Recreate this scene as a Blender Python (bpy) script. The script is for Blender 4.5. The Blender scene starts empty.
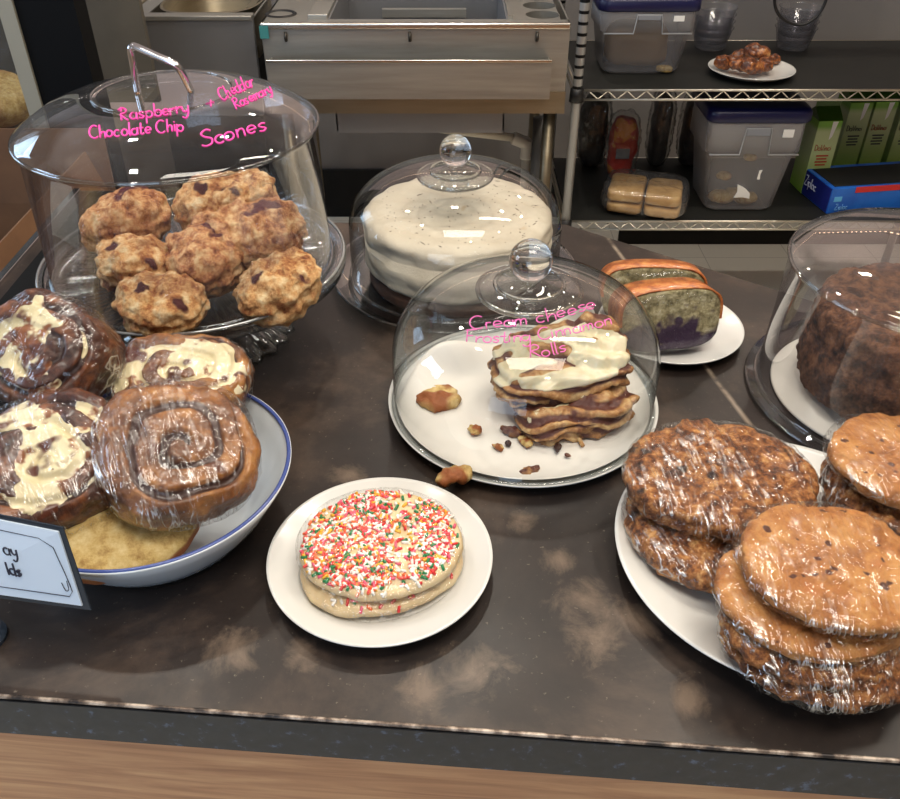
import bpy, math, random
from mathutils import Vector, noise, Matrix
from mathutils.bvhtree import BVHTree
random.seed(7)
C = bpy.context.scene
col = C.collection
PI = math.pi
H = 0.92          # counter top height
CAMZ = 1.43
F = 850.0
PITCH = math.radians(37)

# ---------------------------------------------------------------- camera
cd = bpy.data.cameras.new('camera'); cd.sensor_width = 36; cd.lens = 36 * F / 900
cd.clip_start = 0.02
cam = bpy.data.objects.new('camera', cd); col.objects.link(cam)
cam.location = (0, 0, CAMZ); cam.rotation_euler = (PI / 2 - PITCH, 0, 0)
C.camera = cam
# ---------------------------------------------------------------- world, lights, exposure
C.view_settings.view_transform = 'Standard'; C.view_settings.look = 'None'
C.view_settings.gamma = 1; C.view_settings.use_curve_mapping = False
C.view_settings.exposure = -0.38
C.cycles.use_denoising = True
C.cycles.transparent_max_bounces = 32
C.cycles.max_bounces = 10
C.cycles.transmission_bounces = 10
C.cycles.caustics_refractive = False; C.cycles.caustics_reflective = False
C.cycles.sample_clamp_indirect = 6
w = bpy.data.worlds.new('sky'); C.world = w; w.use_nodes = True
w.node_tree.nodes['Background'].inputs[0].default_value = (0.55, 0.72, 1.0, 1)
w.node_tree.nodes['Background'].inputs[1].default_value = 2.0

def area(name, loc, rot, sx, sy, power, color):
    l = bpy.data.lights.new(name, 'AREA'); l.shape = 'RECTANGLE'; l.size = sx; l.size_y = sy
    l.energy = power; l.color = color
    o = bpy.data.objects.new(name, l); o.location = loc; o.rotation_euler = rot; col.objects.link(o)
    return o
# daylight through the shop windows (front wall behind the customer, and left wall)
area('daylight_front_window', (-0.9, -2.36, 1.55), (PI / 2, 0, 0), 1.7, 1.5, 30, (0.62, 0.8, 1.0))
area('daylight_left_window', (-2.42, 0.55, 1.75), (PI / 2, 0, -PI / 2), 0.9, 0.8, 26, (0.6, 0.78, 1.0))
area('daylight_rear_left_window', (-2.42, 2.3, 1.8), (PI / 2, 0, -PI / 2), 0.8, 0.9, 16, (0.6, 0.78, 1.0))
# ceiling panel and tube, then small lamps added for brightness and glints
area('ceiling_panel_light', (0.25, 0.15, 2.74), (0, 0, 0), 1.1, 0.5, 34, (1.0, 0.93, 0.82))
area('ceiling_tube_light', (0.9, 1.15, 2.74), (0, 0, 0.1), 0.9, 0.14, 15, (1.0, 0.9, 0.76))
for lx, ly, pw_ in ((-.75, .75, 5.5), (.55, -.55, 5.5), (1.3, .35, 5.5), (-.9, 1.6, 12), (0, 1.66, 14), (.9, 1.6, 11), (1.7, 1.6, 8), (0, 2.84, 8), (1.3, 2.84, 8)):
    area('added_lamp', (lx, ly, 2.74), (0, 0, 0), .09, .09, pw_, (1.0, 0.92, 0.8))  # lamps added out of view to brighten aisle, rear floor and film glints

# ---------------------------------------------------------------- helpers
def ray(px, py):
    a = (px - 450) / F; b = (399.5 - py) / F
    return Vector((a, math.cos(PITCH) + b * math.sin(PITCH), -math.sin(PITCH) + b * math.cos(PITCH)))
def W(px, py, z=None, y=None):
    d = ray(px, py)
    t = (z - CAMZ) / d.z if z is not None else y / d.y
    return Vector((0, 0, CAMZ)) + d * t
def S(*c):
    if len(c) == 1: c = (c[0],) * 3
    return tuple(((v / 255) / 12.92 if v <= 10 else (((v / 255) + .055) / 1.055) ** 2.4) for v in c)
def clamp(v, a=0., b=1.): return max(a, min(b, v))
def sstep(a, b, v):
    t = clamp((v - a) / (b - a)); return t * t * (3 - 2 * t)
def fbm(p, o=4):
    return noise.fractal(p, 1.0, 2.0, o)

def mesh(name, v, f, m, parent=None, smooth=True, attr=None, mi=None):
    me = bpy.data.meshes.new(name); me.from_pydata([tuple(p) for p in v], [], f)
    for mm in (m if isinstance(m, (list, tuple)) else [m]): me.materials.append(mm)
    if mi: me.polygons.foreach_set('material_index', mi)
    me.polygons.foreach_set('use_smooth', [smooth] * len(me.polygons))
    if attr:
        at = me.attributes.new('m', 'FLOAT', 'POINT'); at.data.foreach_set('value', attr)
    me.update()
    o = bpy.data.objects.new(name, me); col.objects.link(o)
    if parent: o.parent = parent
    return o
def thing(name, label, cat, loc=(0, 0, 0), rot=(0, 0, 0), group=None):
    o = bpy.data.objects.new(name, None); o.empty_display_size = .05; col.objects.link(o)
    o.location = loc; o.rotation_euler = rot; tag(o, label, cat, group); return o
def tag(o, label, cat, group=None):
    o['label'] = label; o['category'] = cat
    if group: o['group'] = group
    return o
def struct(o): o['kind'] = 'structure'; return o

class G:
    def __init__(s): s.v = []; s.f = []; s.mi = []; s.k = 0
    def add(s, v, f):
        n = len(s.v); s.v += [Vector(p) for p in v]; s.f += [tuple(i + n for i in q) for q in f]; s.mi += [s.k] * len(f); return s
    def box(s, x0, x1, y0, y1, z0, z1, bev=0, M=None):
        import bmesh
        if bev:
            bm = bmesh.new(); bmesh.ops.create_cube(bm, size=1)
            for q in bm.verts: q.co = Vector(((x0 + x1) / 2 + q.co.x * (x1 - x0), (y0 + y1) / 2 + q.co.y * (y1 - y0), (z0 + z1) / 2 + q.co.z * (z1 - z0)))
            bmesh.ops.bevel(bm, geom=bm.edges[:], offset=bev, segments=3, affect='EDGES', profile=.5)
            bm.verts.index_update(); v = [q.co.copy() for q in bm.verts]; f = [tuple(q.index for q in p.verts) for p in bm.faces]; bm.free()
        else:
            v = [Vector((x, y, z)) for z in (z0, z1) for y in (y0, y1) for x in (x0, x1)]
            f = [(0, 2, 3, 1), (4, 5, 7, 6), (0, 1, 5, 4), (1, 3, 7, 5), (3, 2, 6, 7), (2, 0, 4, 6)]
        if M: v = [M @ p for p in v]
        return s.add(v, f)
    def lathe(s, prof, n=96, c=(0, 0, 0), closed=False, fn=None):
        v = []; f = []; m = len(prof)
        for j in range(n):
            a = 2 * PI * j / n
            for i, (r, z) in enumerate(prof):
                rr = max(r, 1e-5)
                if fn: rr, z = fn(rr, z, a)
                v.append((c[0] + rr * math.cos(a), c[1] + rr * math.sin(a), c[2] + z))
        for j in range(n):
            for i in range(m if closed else m - 1):
                a = j * m + i; b = j * m + (i + 1) % m; d = ((j + 1) % n) * m + i; e = ((j + 1) % n) * m + (i + 1) % m
                f.append((a, d, e, b))
        return s.add(v, f)
    def tube(s, pts, r, n=8, cap=True):
        pts = [Vector(p) for p in pts]; v = []; f = []
        up = Vector((0, 0, 1))
        t0 = (pts[1] - pts[0]).normalized()
        if abs(t0.dot(up)) > .9: up = Vector((1, 0, 0))
        nrm = (up - t0 * up.dot(t0)).normalized()
        for i, p in enumerate(pts):
            t = (pts[min(i + 1, len(pts) - 1)] - pts[max(i - 1, 0)])
            if t.length < 1e-9: t = t0.copy()
            t.normalize()
            nrm = (nrm - t * nrm.dot(t))
            nrm = nrm.normalized() if nrm.length > 1e-6 else t.orthogonal().normalized()
            b = t.cross(nrm)
            rr = r[i] if isinstance(r, (list, tuple)) else r
            for k in range(n):
                a = 2 * PI * k / n; v.append(p + nrm * math.cos(a) * rr + b * math.sin(a) * rr)
        for i in range(len(pts) - 1):
            for k in range(n):
                f.append((i * n + k, i * n + (k + 1) % n, (i + 1) * n + (k + 1) % n, (i + 1) * n + k))
        if cap: f.append(tuple(range(n))[::-1]); f.append(tuple((len(pts) - 1) * n + k for k in range(n)))
        return s.add(v, f)
    def prism(s, pts, z0, z1):
        n = len(pts); v = [(x, y, z0) for x, y in pts] + [(x, y, z1) for x, y in pts]
        f = [tuple(range(n))[::-1], tuple(range(n, 2 * n))] + [(i, (i + 1) % n, n + (i + 1) % n, n + i) for i in range(n)]
        return s.add(v, f)
    def out(s, name, m, parent=None, smooth=False, auto=None):
        o = mesh(name, s.v, s.f, m, parent, smooth, mi=s.mi if isinstance(m, (list, tuple)) else None)
        if auto is not None:
            o.data.polygons.foreach_set('use_smooth', [True] * len(o.data.polygons))
            o.data.set_sharp_from_angle(angle=math.radians(auto))
        return o

def curve(pts, n=8):
    """Catmull-Rom through pts"""
    pts = [Vector(p) for p in pts]
    if len(pts) < 3: return pts
    P = [pts[0]] + pts + [pts[-1]]; out = []
    for i in range(1, len(P) - 2):
        for k in range(n):
            t = k / n; a, b, c, d = P[i - 1:i + 3]
            out.append(.5 * ((2 * b) + (c - a) * t + (2 * a - 5 * b + 4 * c - d) * t * t + (3 * b - a - 3 * c + d) * t ** 3))
    out.append(pts[-1]); return out

# ---------------------------------------------------------------- materials
def newmat(name):
    m = bpy.data.materials.new(name); m.use_nodes = True; m.node_tree.nodes.clear()
    N = m.node_tree.nodes; L = m.node_tree.links
    o = N.new('ShaderNodeOutputMaterial'); return m, N, L, o
def coords(N, L, scale=(1, 1, 1), kind='Object'):
    t = N.new('ShaderNodeTexCoord'); mp = N.new('ShaderNodeMapping'); mp.inputs['Scale'].default_value = scale
    L.new(t.outputs[kind], mp.inputs[0]); return mp.outputs[0]
def ntex(N, L, vec, scale, detail=5, rough=.55, dist=0):
    n = N.new('ShaderNodeTexNoise'); n.inputs['Scale'].default_value = scale; n.inputs['Detail'].default_value = detail
    n.inputs['Roughness'].default_value = rough; n.inputs['Distortion'].default_value = dist; L.new(vec, n.inputs['Vector']); return n.outputs['Fac']
def rmp(N, L, fac, stops, interp='LINEAR'):
    r = N.new('ShaderNodeValToRGB'); e = r.color_ramp; e.interpolation = interp
    while len(e.elements) < len(stops): e.elements.new(.5)
    for el, (p, c) in zip(e.elements, stops):
        el.position = p; el.color = (*c, 1) if hasattr(c, '__len__') else (c, c, c, 1)
    L.new(fac, r.inputs[0]); return r.outputs[0]
def mixc(N, L, fac, a, b, mode='MIX'):
    x = N.new('ShaderNodeMix'); x.data_type = 'RGBA'; x.blend_type = mode
    for sock, val in ((x.inputs[0], fac), (x.inputs[6], a), (x.inputs[7], b)):
        if hasattr(val, 'is_output'): L.new(val, sock)
        elif hasattr(val, '__len__'): sock.default_value = (*val, 1)
        else: sock.default_value = val
    return x.outputs[2]
def mth(N, L, op, a, b=None, c=None, cl=False):
    x = N.new('ShaderNodeMath'); x.operation = op; x.use_clamp = cl
    for i, val in enumerate((a, b, c)):
        if val is None: continue
        if hasattr(val, 'is_output'): L.new(val, x.inputs[i])
        else: x.inputs[i].default_value = val
    return x.outputs[0]
def bumpn(N, L, h, strength, dist=.002, nrm=None):
    b = N.new('ShaderNodeBump'); b.inputs['Strength'].default_value = strength; b.inputs['Distance'].default_value = dist
    L.new(h, b.inputs['Height'])
    if nrm: L.new(nrm, b.inputs['Normal'])
    return b.outputs[0]

def mat(name, cols, scale=20, detail=6, rough=.5, metal=0, nr=.6, bump=0, bscale=None, coat=0, spots=(), attr=None,
        sc=(1, 1, 1), sss=0, dist=0, bd=.002, spec=.5, roughvar=0, coatr=.1):
    """cols: [(pos,color)] over noise; spots: [(scale, thresh, soft, color)]; attr: [(lo,hi,color)] over the 'm' mask"""
    m, N, L, o = newmat(name); p = N.new('ShaderNodeBsdfPrincipled'); L.new(p.outputs[0], o.inputs[0])
    p.inputs['Roughness'].default_value = rough; p.inputs['Metallic'].default_value = metal
    p.inputs['Coat Weight'].default_value = coat; p.inputs['Coat Roughness'].default_value = coatr; p.inputs['Specular IOR Level'].default_value = spec
    if sss:
        p.inputs['Subsurface Weight'].default_value = sss; p.inputs['Subsurface Scale'].default_value = .006
    if not isinstance(cols, list): cols = [(0, cols)]
    vec = coords(N, L, sc)
    if len(cols) == 1 and not spots and not attr: p.inputs['Base Color'].default_value = (*cols[0][1], 1)
    else:
        c = rmp(N, L, ntex(N, L, vec, scale, detail, nr, dist), cols) if len(cols) > 1 else cols[0][1]
        for k, (s_, th, so, cc) in enumerate(spots):
            mp = N.new('ShaderNodeMapping'); mp.inputs['Location'].default_value = (k * 3.1 + 1.7, k * 1.3, .4); L.new(vec, mp.inputs[0])
            f = rmp(N, L, ntex(N, L, mp.outputs[0], s_, 3, .5), [(th, 0), (min(th + so, 1), 1)])
            c = mixc(N, L, f, c, cc)
        if attr:
            a = N.new('ShaderNodeAttribute'); a.attribute_name = 'm'
            for lo, hi, cc in attr:
                c = mixc(N, L, rmp(N, L, mth(N, L, 'ADD', a.outputs['Fac'], mth(N, L, 'MULTIPLY', mth(N, L, 'SUBTRACT', ntex(N, L, vec, 90, 3), .5), .35)), [(lo, 0), (hi, 1)]), c, cc)
        L.new(c, p.inputs['Base Color'])
    if roughvar:
        L.new(mth(N, L, 'MULTIPLY_ADD', ntex(N, L, vec, scale * .7, 4), roughvar, rough - roughvar / 2, True), p.inputs['Roughness'])
    if bump:
        L.new(bumpn(N, L, ntex(N, L, vec, bscale or scale * 3, 8, .72), bump, bd), p.inputs['Normal'])
    return m

def thin_glass(name, tint=(.97, .98, .98), edge=(.55, .6, .6), base=.05, top=.85, pw=3.5, haze=0, hazecol=(.8, .8, .85), rough=0.0, smudge=0):
    m, N, L, o = newmat(name)
    lw = N.new('ShaderNodeLayerWeight'); lw.inputs[0].default_value = .5; f = lw.outputs['Facing']
    tr = N.new('ShaderNodeBsdfTransparent'); L.new(mixc(N, L, mth(N, L, 'POWER', f, 3.0), tint, edge), tr.inputs[0])
    gl = N.new('ShaderNodeBsdfGlossy'); gl.inputs['Roughness'].default_value = rough
    fac = mth(N, L, 'MULTIPLY_ADD', mth(N, L, 'POWER', f, pw), top, base, True)
    mx = N.new('ShaderNodeMixShader'); L.new(fac, mx.inputs[0]); L.new(tr.outputs[0], mx.inputs[1]); L.new(gl.outputs[0], mx.inputs[2])
    last = mx.outputs[0]
    if haze:
        df = N.new('ShaderNodeBsdfDiffuse'); df.inputs[0].default_value = (*hazecol, 1)
        m2 = N.new('ShaderNodeMixShader'); L.new(last, m2.inputs[1]); L.new(df.outputs[0], m2.inputs[2])
        if smudge:
            vec = coords(N, L)
            L.new(mth(N, L, 'MULTIPLY_ADD', rmp(N, L, ntex(N, L, vec, smudge, 5, .6, .6), [(.5, 0), (.75, 1)]), haze, haze * .35), m2.inputs[0])
        else: m2.inputs[0].default_value = haze
        last = m2.outputs[0]
    L.new(last, o.inputs[0]); return m

def wrap_mat(name, sc=1.0, haze=1.0):
    """cling film: clear and glossy, pulled into long straight creases that catch the lamps"""
    m, N, L, o = newmat(name); vec = coords(N, L, (sc, sc, sc))
    hs = None
    for k, (rot, st) in enumerate((((.2, .3, .5), (150, 16, 40)), ((.1, -.2, 2.1), (170, 14, 40)), ((.5, .1, 1.2), (120, 22, 60)))):
        mp = N.new('ShaderNodeMapping'); mp.inputs['Rotation'].default_value = rot; mp.inputs['Scale'].default_value = st; L.new(vec, mp.inputs[0])
        n = ntex(N, L, mp.outputs[0], 1.0, 2, .5, .35)
        rd = mth(N, L, 'SUBTRACT', 1.0, mth(N, L, 'MULTIPLY', mth(N, L, 'ABSOLUTE', mth(N, L, 'SUBTRACT', n, .5)), 5.0), None, True)
        mp2 = N.new('ShaderNodeMapping'); mp2.inputs['Location'].default_value = (k * 5., 2., k * 1.); L.new(vec, mp2.inputs[0])
        rd = mth(N, L, 'MULTIPLY', rd, rmp(N, L, ntex(N, L, mp2.outputs[0], 20, 2), [(.44, 0), (.58, 1)]))
        hs = rd if hs is None else mth(N, L, 'MAXIMUM', hs, rd)
    h = mth(N, L, 'ADD', hs, mth(N, L, 'MULTIPLY', ntex(N, L, vec, 38, 3), 1.6))
    am = N.new('ShaderNodeAttribute'); am.attribute_name = 'm'
    h = mth(N, L, 'MULTIPLY', h, mth(N, L, 'MULTIPLY_ADD', am.outputs['Fac'], .75, .25))
    nrm = bumpn(N, L, h, 1.0, .0024)
    lw = N.new('ShaderNodeLayerWeight'); lw.inputs[0].default_value = .5; L.new(nrm, lw.inputs['Normal'])
    tr = N.new('ShaderNodeBsdfTransparent'); tr.inputs[0].default_value = (.985, .985, .985, 1)
    gl = N.new('ShaderNodeBsdfGlossy'); gl.inputs['Roughness'].default_value = .1; L.new(nrm, gl.inputs['Normal'])
    fac = mth(N, L, 'MULTIPLY_ADD', mth(N, L, 'POWER', lw.outputs['Facing'], 3), .45, .035, True)
    mx = N.new('ShaderNodeMixShader'); L.new(fac, mx.inputs[0]); L.new(tr.outputs[0], mx.inputs[1]); L.new(gl.outputs[0], mx.inputs[2])
    crease = rmp(N, L, hs, [(.80, 0), (.98, 1)])
    g2 = N.new('ShaderNodeBsdfGlossy'); g2.inputs['Roughness'].default_value = .3; g2.inputs[0].default_value = (1, 1, 1, 1); L.new(nrm, g2.inputs['Normal'])
    m2 = N.new('ShaderNodeMixShader'); am = N.new('ShaderNodeAttribute'); am.attribute_name = 'm'
    L.new(mth(N, L, 'MULTIPLY', crease, mth(N, L, 'MULTIPLY_ADD', am.outputs['Fac'], haze * .42, .01), None, True), m2.inputs[0])
    L.new(mx.outputs[0], m2.inputs[1]); L.new(g2.outputs[0], m2.inputs[2]); L.new(m2.outputs[0], o.inputs[0])
    return m

def real_glass(name, color=(.97, .98, .98)):
    m, N, L, o = newmat(name); p = N.new('ShaderNodeBsdfPrincipled'); L.new(p.outputs[0], o.inputs[0])
    p.inputs['Transmission Weight'].default_value = 1; p.inputs['Roughness'].default_value = 0; p.inputs['IOR'].default_value = 1.5
    p.inputs['Base Color'].default_value = (*color, 1); return m
def emit(name, c, s):
    m, N, L, o = newmat(name); e = N.new('ShaderNodeEmission'); e.inputs[0].default_value = (*c, 1); e.inputs[1].default_value = s; L.new(e.outputs[0], o.inputs[0]); return m

M = {}
M['porcelain'] = mat('white_porcelain', S(210, 209, 205), rough=.18, coat=.3)
M['steel'] = mat('brushed_steel', [(.3, S(150, 146, 138)), (.7, S(178, 174, 165))], scale=3, sc=(1, 1, 14), rough=.38, metal=.7, bump=.05, bscale=60)
M['steel_warm'] = mat('stained_steel', [(.3, S(138, 126, 104)), (.7, S(160, 150, 130))], scale=3, sc=(1, 1, 9), rough=.42, metal=.9)
M['steel_matte'] = mat('grey_steel_sheet', [(.3, S(132, 132, 134)), (.7, S(146, 146, 148))], scale=2, rough=.5, metal=.55)
M['chrome'] = mat('chrome', S(215, 215, 220), rough=.07, metal=1)
M['wire'] = mat('shelf_wire', S(200, 194, 180), rough=.3, metal=1)
M['post'] = mat('shelf_post', [(.4, S(150, 150, 150)), (.6, S(175, 175, 174))], scale=30, rough=.45, metal=.7)
m, N, L, o = newmat('ringed_post'); p = N.new('ShaderNodeBsdfPrincipled'); L.new(p.outputs[0], o.inputs[0]); p.inputs['Metallic'].default_value = .7; p.inputs['Roughness'].default_value = .4
sp_ = N.new('ShaderNodeSeparateXYZ'); L.new(coords(N, L), sp_.inputs[0])
L.new(mixc(N, L, mth(N, L, 'MULTIPLY', mth(N, L, 'LESS_THAN', mth(N, L, 'FRACT', mth(N, L, 'DIVIDE', sp_.outputs['Z'], .0254)), .3), mth(N, L, 'GREATER_THAN', sp_.outputs['Z'], .74)), S(165, 165, 164), S(26, 26, 28)), p.inputs['Base Color'])
M['post'] = m
M['black'] = mat('black_plastic', S(14, 14, 16), rough=.45)
M['black_deep'] = mat('deep_black', S(5, 5, 6), rough=.6, spec=.15)
M['black_matte'] = mat('black_matte', [(.3, S(12, 12, 12)), (.7, S(20, 20, 19))], scale=8, rough=.8)
M['liner'] = mat('black_shelf_liner', [(.3, S(15, 16, 14)), (.7, S(22, 23, 20))], scale=8, rough=.6)
m, N, L, o = newmat('wall_paint_lit_top'); p = N.new('ShaderNodeBsdfPrincipled'); L.new(p.outputs[0], o.inputs[0]); p.inputs['Roughness'].default_value = .7
sp_ = N.new('ShaderNodeSeparateXYZ'); L.new(coords(N, L), sp_.inputs[0])
L.new(mixc(N, L, mth(N, L, 'GREATER_THAN', sp_.outputs['Z'], 1.42), S(136, 132, 130), S(214, 192, 184)), p.inputs['Base Color'])  # unseen upper wall coloured paler, as if lit, for the lids to reflect
M['wall'] = m
M['wallfront'] = mat('cream_wall_paint', S(168, 150, 132), rough=.8)
M['ceiling'] = mat('ceiling_paint', S(205, 190, 178), rough=.9)
M['clear'] = thin_glass('clear_glass', tint=(.985, .99, .99), edge=(.42, .47, .47), base=.035, top=.9, pw=3.2)
M['clear2'] = thin_glass('clear_stand_glass', tint=(.86, .88, .88), edge=(.4, .46, .44), base=.09, top=.8, pw=2.5)
M['acrylic'] = thin_glass('clear_acrylic', tint=(.97, .97, .985), edge=(.55, .55, .6), base=.05, top=.8, pw=2.4, haze=.03, smudge=14)
M['glass'] = real_glass('solid_glass')
M['frosted'] = thin_glass('frosted_plastic', tint=(.88, .88, .88), edge=(.6, .6, .6), base=.05, top=.3, haze=.28, hazecol=S(215, 215, 220), rough=.25)
M['cups'] = thin_glass('clear_cup_plastic', tint=(.8, .8, .82), edge=(.5, .5, .52), base=.1, top=.5, haze=.06, rough=.1)
M['wrap'] = wrap_mat('cling_film')
M['wrap2'] = wrap_mat('cling_film_fine', 1.2, .5)
M['bag'] = thin_glass('clear_bag', tint=(.94, .94, .93), edge=(.6, .6, .6), base=.08, top=.6, rough=.1, haze=.03)
M['pink'] = mat('pink_marker', S(255, 70, 175), rough=.5)
M['pink2'] = mat('faded_pink_marker', S(240, 110, 185), rough=.5)
M['navy'] = mat('navy_plastic', S(14, 16, 60), rough=.35)
M['white'] = mat('white_sticker', S(225, 225, 222), rough=.6)
M['ink'] = mat('black_ink', S(40, 42, 60), rough=.6)

# ---------------------------------------------------------------- the room
def wall_with_hole(name, axis, pos, th, a0, a1, z0, z1, h):
    g = G()
    for (u0, u1, w0, w1) in ((a0, h[0], z0, z1), (h[1], a1, z0, z1), (h[0], h[1], z0, h[2]), (h[0], h[1], h[3], z1)):
        if axis == 'y': g.box(u0, u1, pos, pos + th, w0, w1)
        else: g.box(pos, pos + th, u0, u1, w0, w1)
    return struct(g.out(name, M['wallfront']))
m, N, L, o = newmat('floor_tiles'); p = N.new('ShaderNodeBsdfPrincipled'); L.new(p.outputs[0], o.inputs[0])
bt = N.new('ShaderNodeTexBrick'); bt.offset = 0; bt.inputs['Scale'].default_value = 1; bt.inputs['Brick Width'].default_value = .305; bt.inputs['Row Height'].default_value = .305
bt.inputs['Mortar Size'].default_value = .0015; bt.inputs['Color1'].default_value = (*S(224, 220, 208), 1); bt.inputs['Color2'].default_value = (*S(216, 213, 202), 1); bt.inputs['Mortar'].default_value = (*S(176, 173, 164), 1)
vec = coords(N, L); L.new(vec, bt.inputs['Vector']); L.new(bt.outputs[0], p.inputs['Base Color']); p.inputs['Roughness'].default_value = .45
M['floor'] = m
struct(G().box(-2.5, 3.0, -2.5, 3.1, -.05, 0).out('floor', M['floor']))
struct(G().box(-2.6, 3.1, -2.6, 3.2, 2.8, 2.9).out('ceiling', M['ceiling']))
struct(G().box(-2.6, 3.1, 3.1, 3.2, -.05, 2.8).out('wall_back', M['wall']))
struct(G().box(3.0, 3.1, -2.5, 3.1, -.05, 2.8).out('wall_right', M['wallfront']))
wall_with_hole('wall_front', 'y', -2.6, .1, -2.6, 3.1, -.05, 2.8, (-1.8, 0.0, .75, 2.35))
g = G()
for b in ((-2.5, .05, -.05, 2.8), (1.05, 1.85, -.05, 2.8), (2.75, 3.1, -.05, 2.8), (.05, 1.05, -.05, 1.3), (.05, 1.05, 2.2, 2.8), (1.85, 2.75, -.05, 1.3), (1.85, 2.75, 2.3, 2.8)): g.box(-2.6, -2.5, *b)
struct(g.out('wall_left', M['wallfront']))
def window(n, axis, pos, a0, a1, z0, z1):
    g = G(); t = .045
    def bx(u0, u1, w0, w1):
        if axis == 'y': g.box(u0, u1, pos - .03, pos + .03, w0, w1)
        else: g.box(pos - .03, pos + .03, u0, u1, w0, w1)
    bx(a0, a0 + t, z0, z1); bx(a1 - t, a1, z0, z1); bx(a0 + t, a1 - t, z0, z0 + t); bx(a0 + t, a1 - t, z1 - t, z1); mid = (a0 + a1) / 2; bx(mid - .02, mid + .02, z0 + t, z1 - t)
    return struct(g.out('window_%d' % n, M['black']))
window(1, 'y', -2.53, -1.8, 0.0, .75, 2.35); window(2, 'x', -2.53, .05, 1.05, 1.3, 2.2); window(3, 'x', -2.53, 1.85, 2.75, 1.3, 2.3)
struct(G().box(-2.5, .62, 3.085, 3.1, 0, .19).out('baseboard_back', M['black_matte']))
struct(G().box(.62, 2.9, 2.85, 2.865, 0, .055).out('shade_board', M['black_matte']))  # black board added to make the dark shadow strip below the shelf
struct(G().box(.62, 3.0, 3.085, 3.1, 0, .10).out('trim_1', M['black_matte']))

# ceiling lights: housings that sit round the lamps, the added ones too, and a cord of small bulbs
for nm, (x, y, sx, sy, rz), lab in (('ceiling_light', (.25, .15, 1.1, .5, 0), 'wide recessed ceiling light panel over the counter'),
                                    ('tube_light', (.9, 1.15, .9, .14, .1), 'narrow tube light fitting on the ceiling'),
                                    ('added_lamp', (-.9, 1.6, .09, .09, 0), 'leftmost square added lamp over the service aisle'),
                                    ('added_lamp', (0, 1.66, .09, .09, 0), 'square added lamp over the aisle, in front of the steel station'),
                                    ('added_lamp', (.9, 1.6, .09, .09, 0), 'square added lamp over the aisle, in front of the shelving'),
                                    ('added_lamp', (1.7, 1.6, .09, .09, 0), 'rightmost square added lamp over the service aisle'),
                                    ('added_lamp', (0, 2.84, .09, .09, 0), 'square added lamp behind the steel station at back wall'),
                                    ('added_lamp', (1.3, 2.84, .09, .09, 0), 'square added lamp behind the shelving at back wall'),
                                    ('added_lamp', (-.75, .75, .09, .09, 0), 'small square added lamp above the left of the counter'),
                                    ('added_lamp', (.55, -.55, .09, .09, 0), 'small square added lamp on the customer side'),
                                    ('added_lamp', (1.3, .35, .09, .09, 0), 'small square added lamp at the right of the counter')):
    g = G(); e = .03
    for b in ((-sx / 2 - e, -sx / 2, -sy / 2 - e, sy / 2 + e), (sx / 2, sx / 2 + e, -sy / 2 - e, sy / 2 + e), (-sx / 2, sx / 2, -sy / 2 - e, -sy / 2), (-sx / 2, sx / 2, sy / 2, sy / 2 + e)):
        g.box(*b, 2.73, 2.799)
    o = g.out(nm, M['white']); o.location = (x, y, 0); o.rotation_euler.z = rz; tag(o, lab, 'light')

# ---------------------------------------------------------------- the counter
m, N, L, o = newmat('mottled_dark_counter'); p = N.new('ShaderNodeBsdfPrincipled'); L.new(p.outputs[0], o.inputs[0])
vec = coords(N, L)
c = rmp(N, L, ntex(N, L, vec, 5.5, 10, .68, .3), [(.34, S(24, 19, 17)), (.5, S(40, 32, 28)), (.64, S(70, 57, 48))])
# worn pale patches at their own places
sep = N.new('ShaderNodeSeparateXYZ'); L.new(vec, sep.inputs[0])
tot = None
for (px, py, r) in ((235, 645, .040), (300, 655, .028), (470, 672, .05), (425, 690, .04), (585, 600, .05), (600, 645, .045), (560, 560, .03), (690, 700, .035), (350, 475, .03), (640, 620, .04), (520, 520, .025)):
    q = W(px, py, H)
    d = N.new('ShaderNodeVectorMath'); d.operation = 'DISTANCE'; L.new(vec, d.inputs[0]); d.inputs[1].default_value = (q.x, q.y, H)
    k = mth(N, L, 'SUBTRACT', 1.0, mth(N, L, 'DIVIDE', d.outputs['Value'], r), None, True)
    tot = k if tot is None else mth(N, L, 'MAXIMUM', tot, k)
msk = rmp(N, L, mth(N, L, 'MULTIPLY_ADD', ntex(N, L, vec, 26, 9, .7, .5), 1.5, mth(N, L, 'MULTIPLY_ADD', tot, .75, -1.10)), [(.0, 0), (.42, 1)])
c = mixc(N, L, mth(N, L, 'MULTIPLY', msk, .5), c, S(134, 114, 96))
speck = rmp(N, L, ntex(N, L, vec, 210, 4, .6), [(.66, 0), (.74, 1)])
c = mixc(N, L, mth(N, L, 'MULTIPLY', speck, .35), c, S(150, 138, 122))
A = W(600, 228, H); B = W(745, 418, H); dx, dy = (B - A).normalized()[:2]
dist = mth(N, L, 'ABSOLUTE', mth(N, L, 'ADD', mth(N, L, 'MULTIPLY', mth(N, L, 'SUBTRACT', sep.outputs['X'], A.x), dy), mth(N, L, 'MULTIPLY', mth(N, L, 'SUBTRACT', sep.outputs['Y'], A.y), -dx)))
ln = mth(N, L, 'MULTIPLY', rmp(N, L, dist, [(0.0006, 1), (.0030, 0)]), rmp(N, L, ntex(N, L, vec, 40, 4), [(.38, .1), (.55, 1)]))
c = mixc(N, L, mth(N, L, 'MULTIPLY', ln, .8), c, S(150, 135, 118))
L.new(c, p.inputs['Base Color'])
L.new(mth(N, L, 'MULTIPLY_ADD', ntex(N, L, vec, 18, 6), .25, .24), p.inputs['Roughness'])
L.new(bumpn(N, L, ntex(N, L, vec, 60, 8, .6), .12, .0012), p.inputs['Normal'])
p.inputs['Specular IOR Level'].default_value = .34
M['counter'] = m
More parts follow.
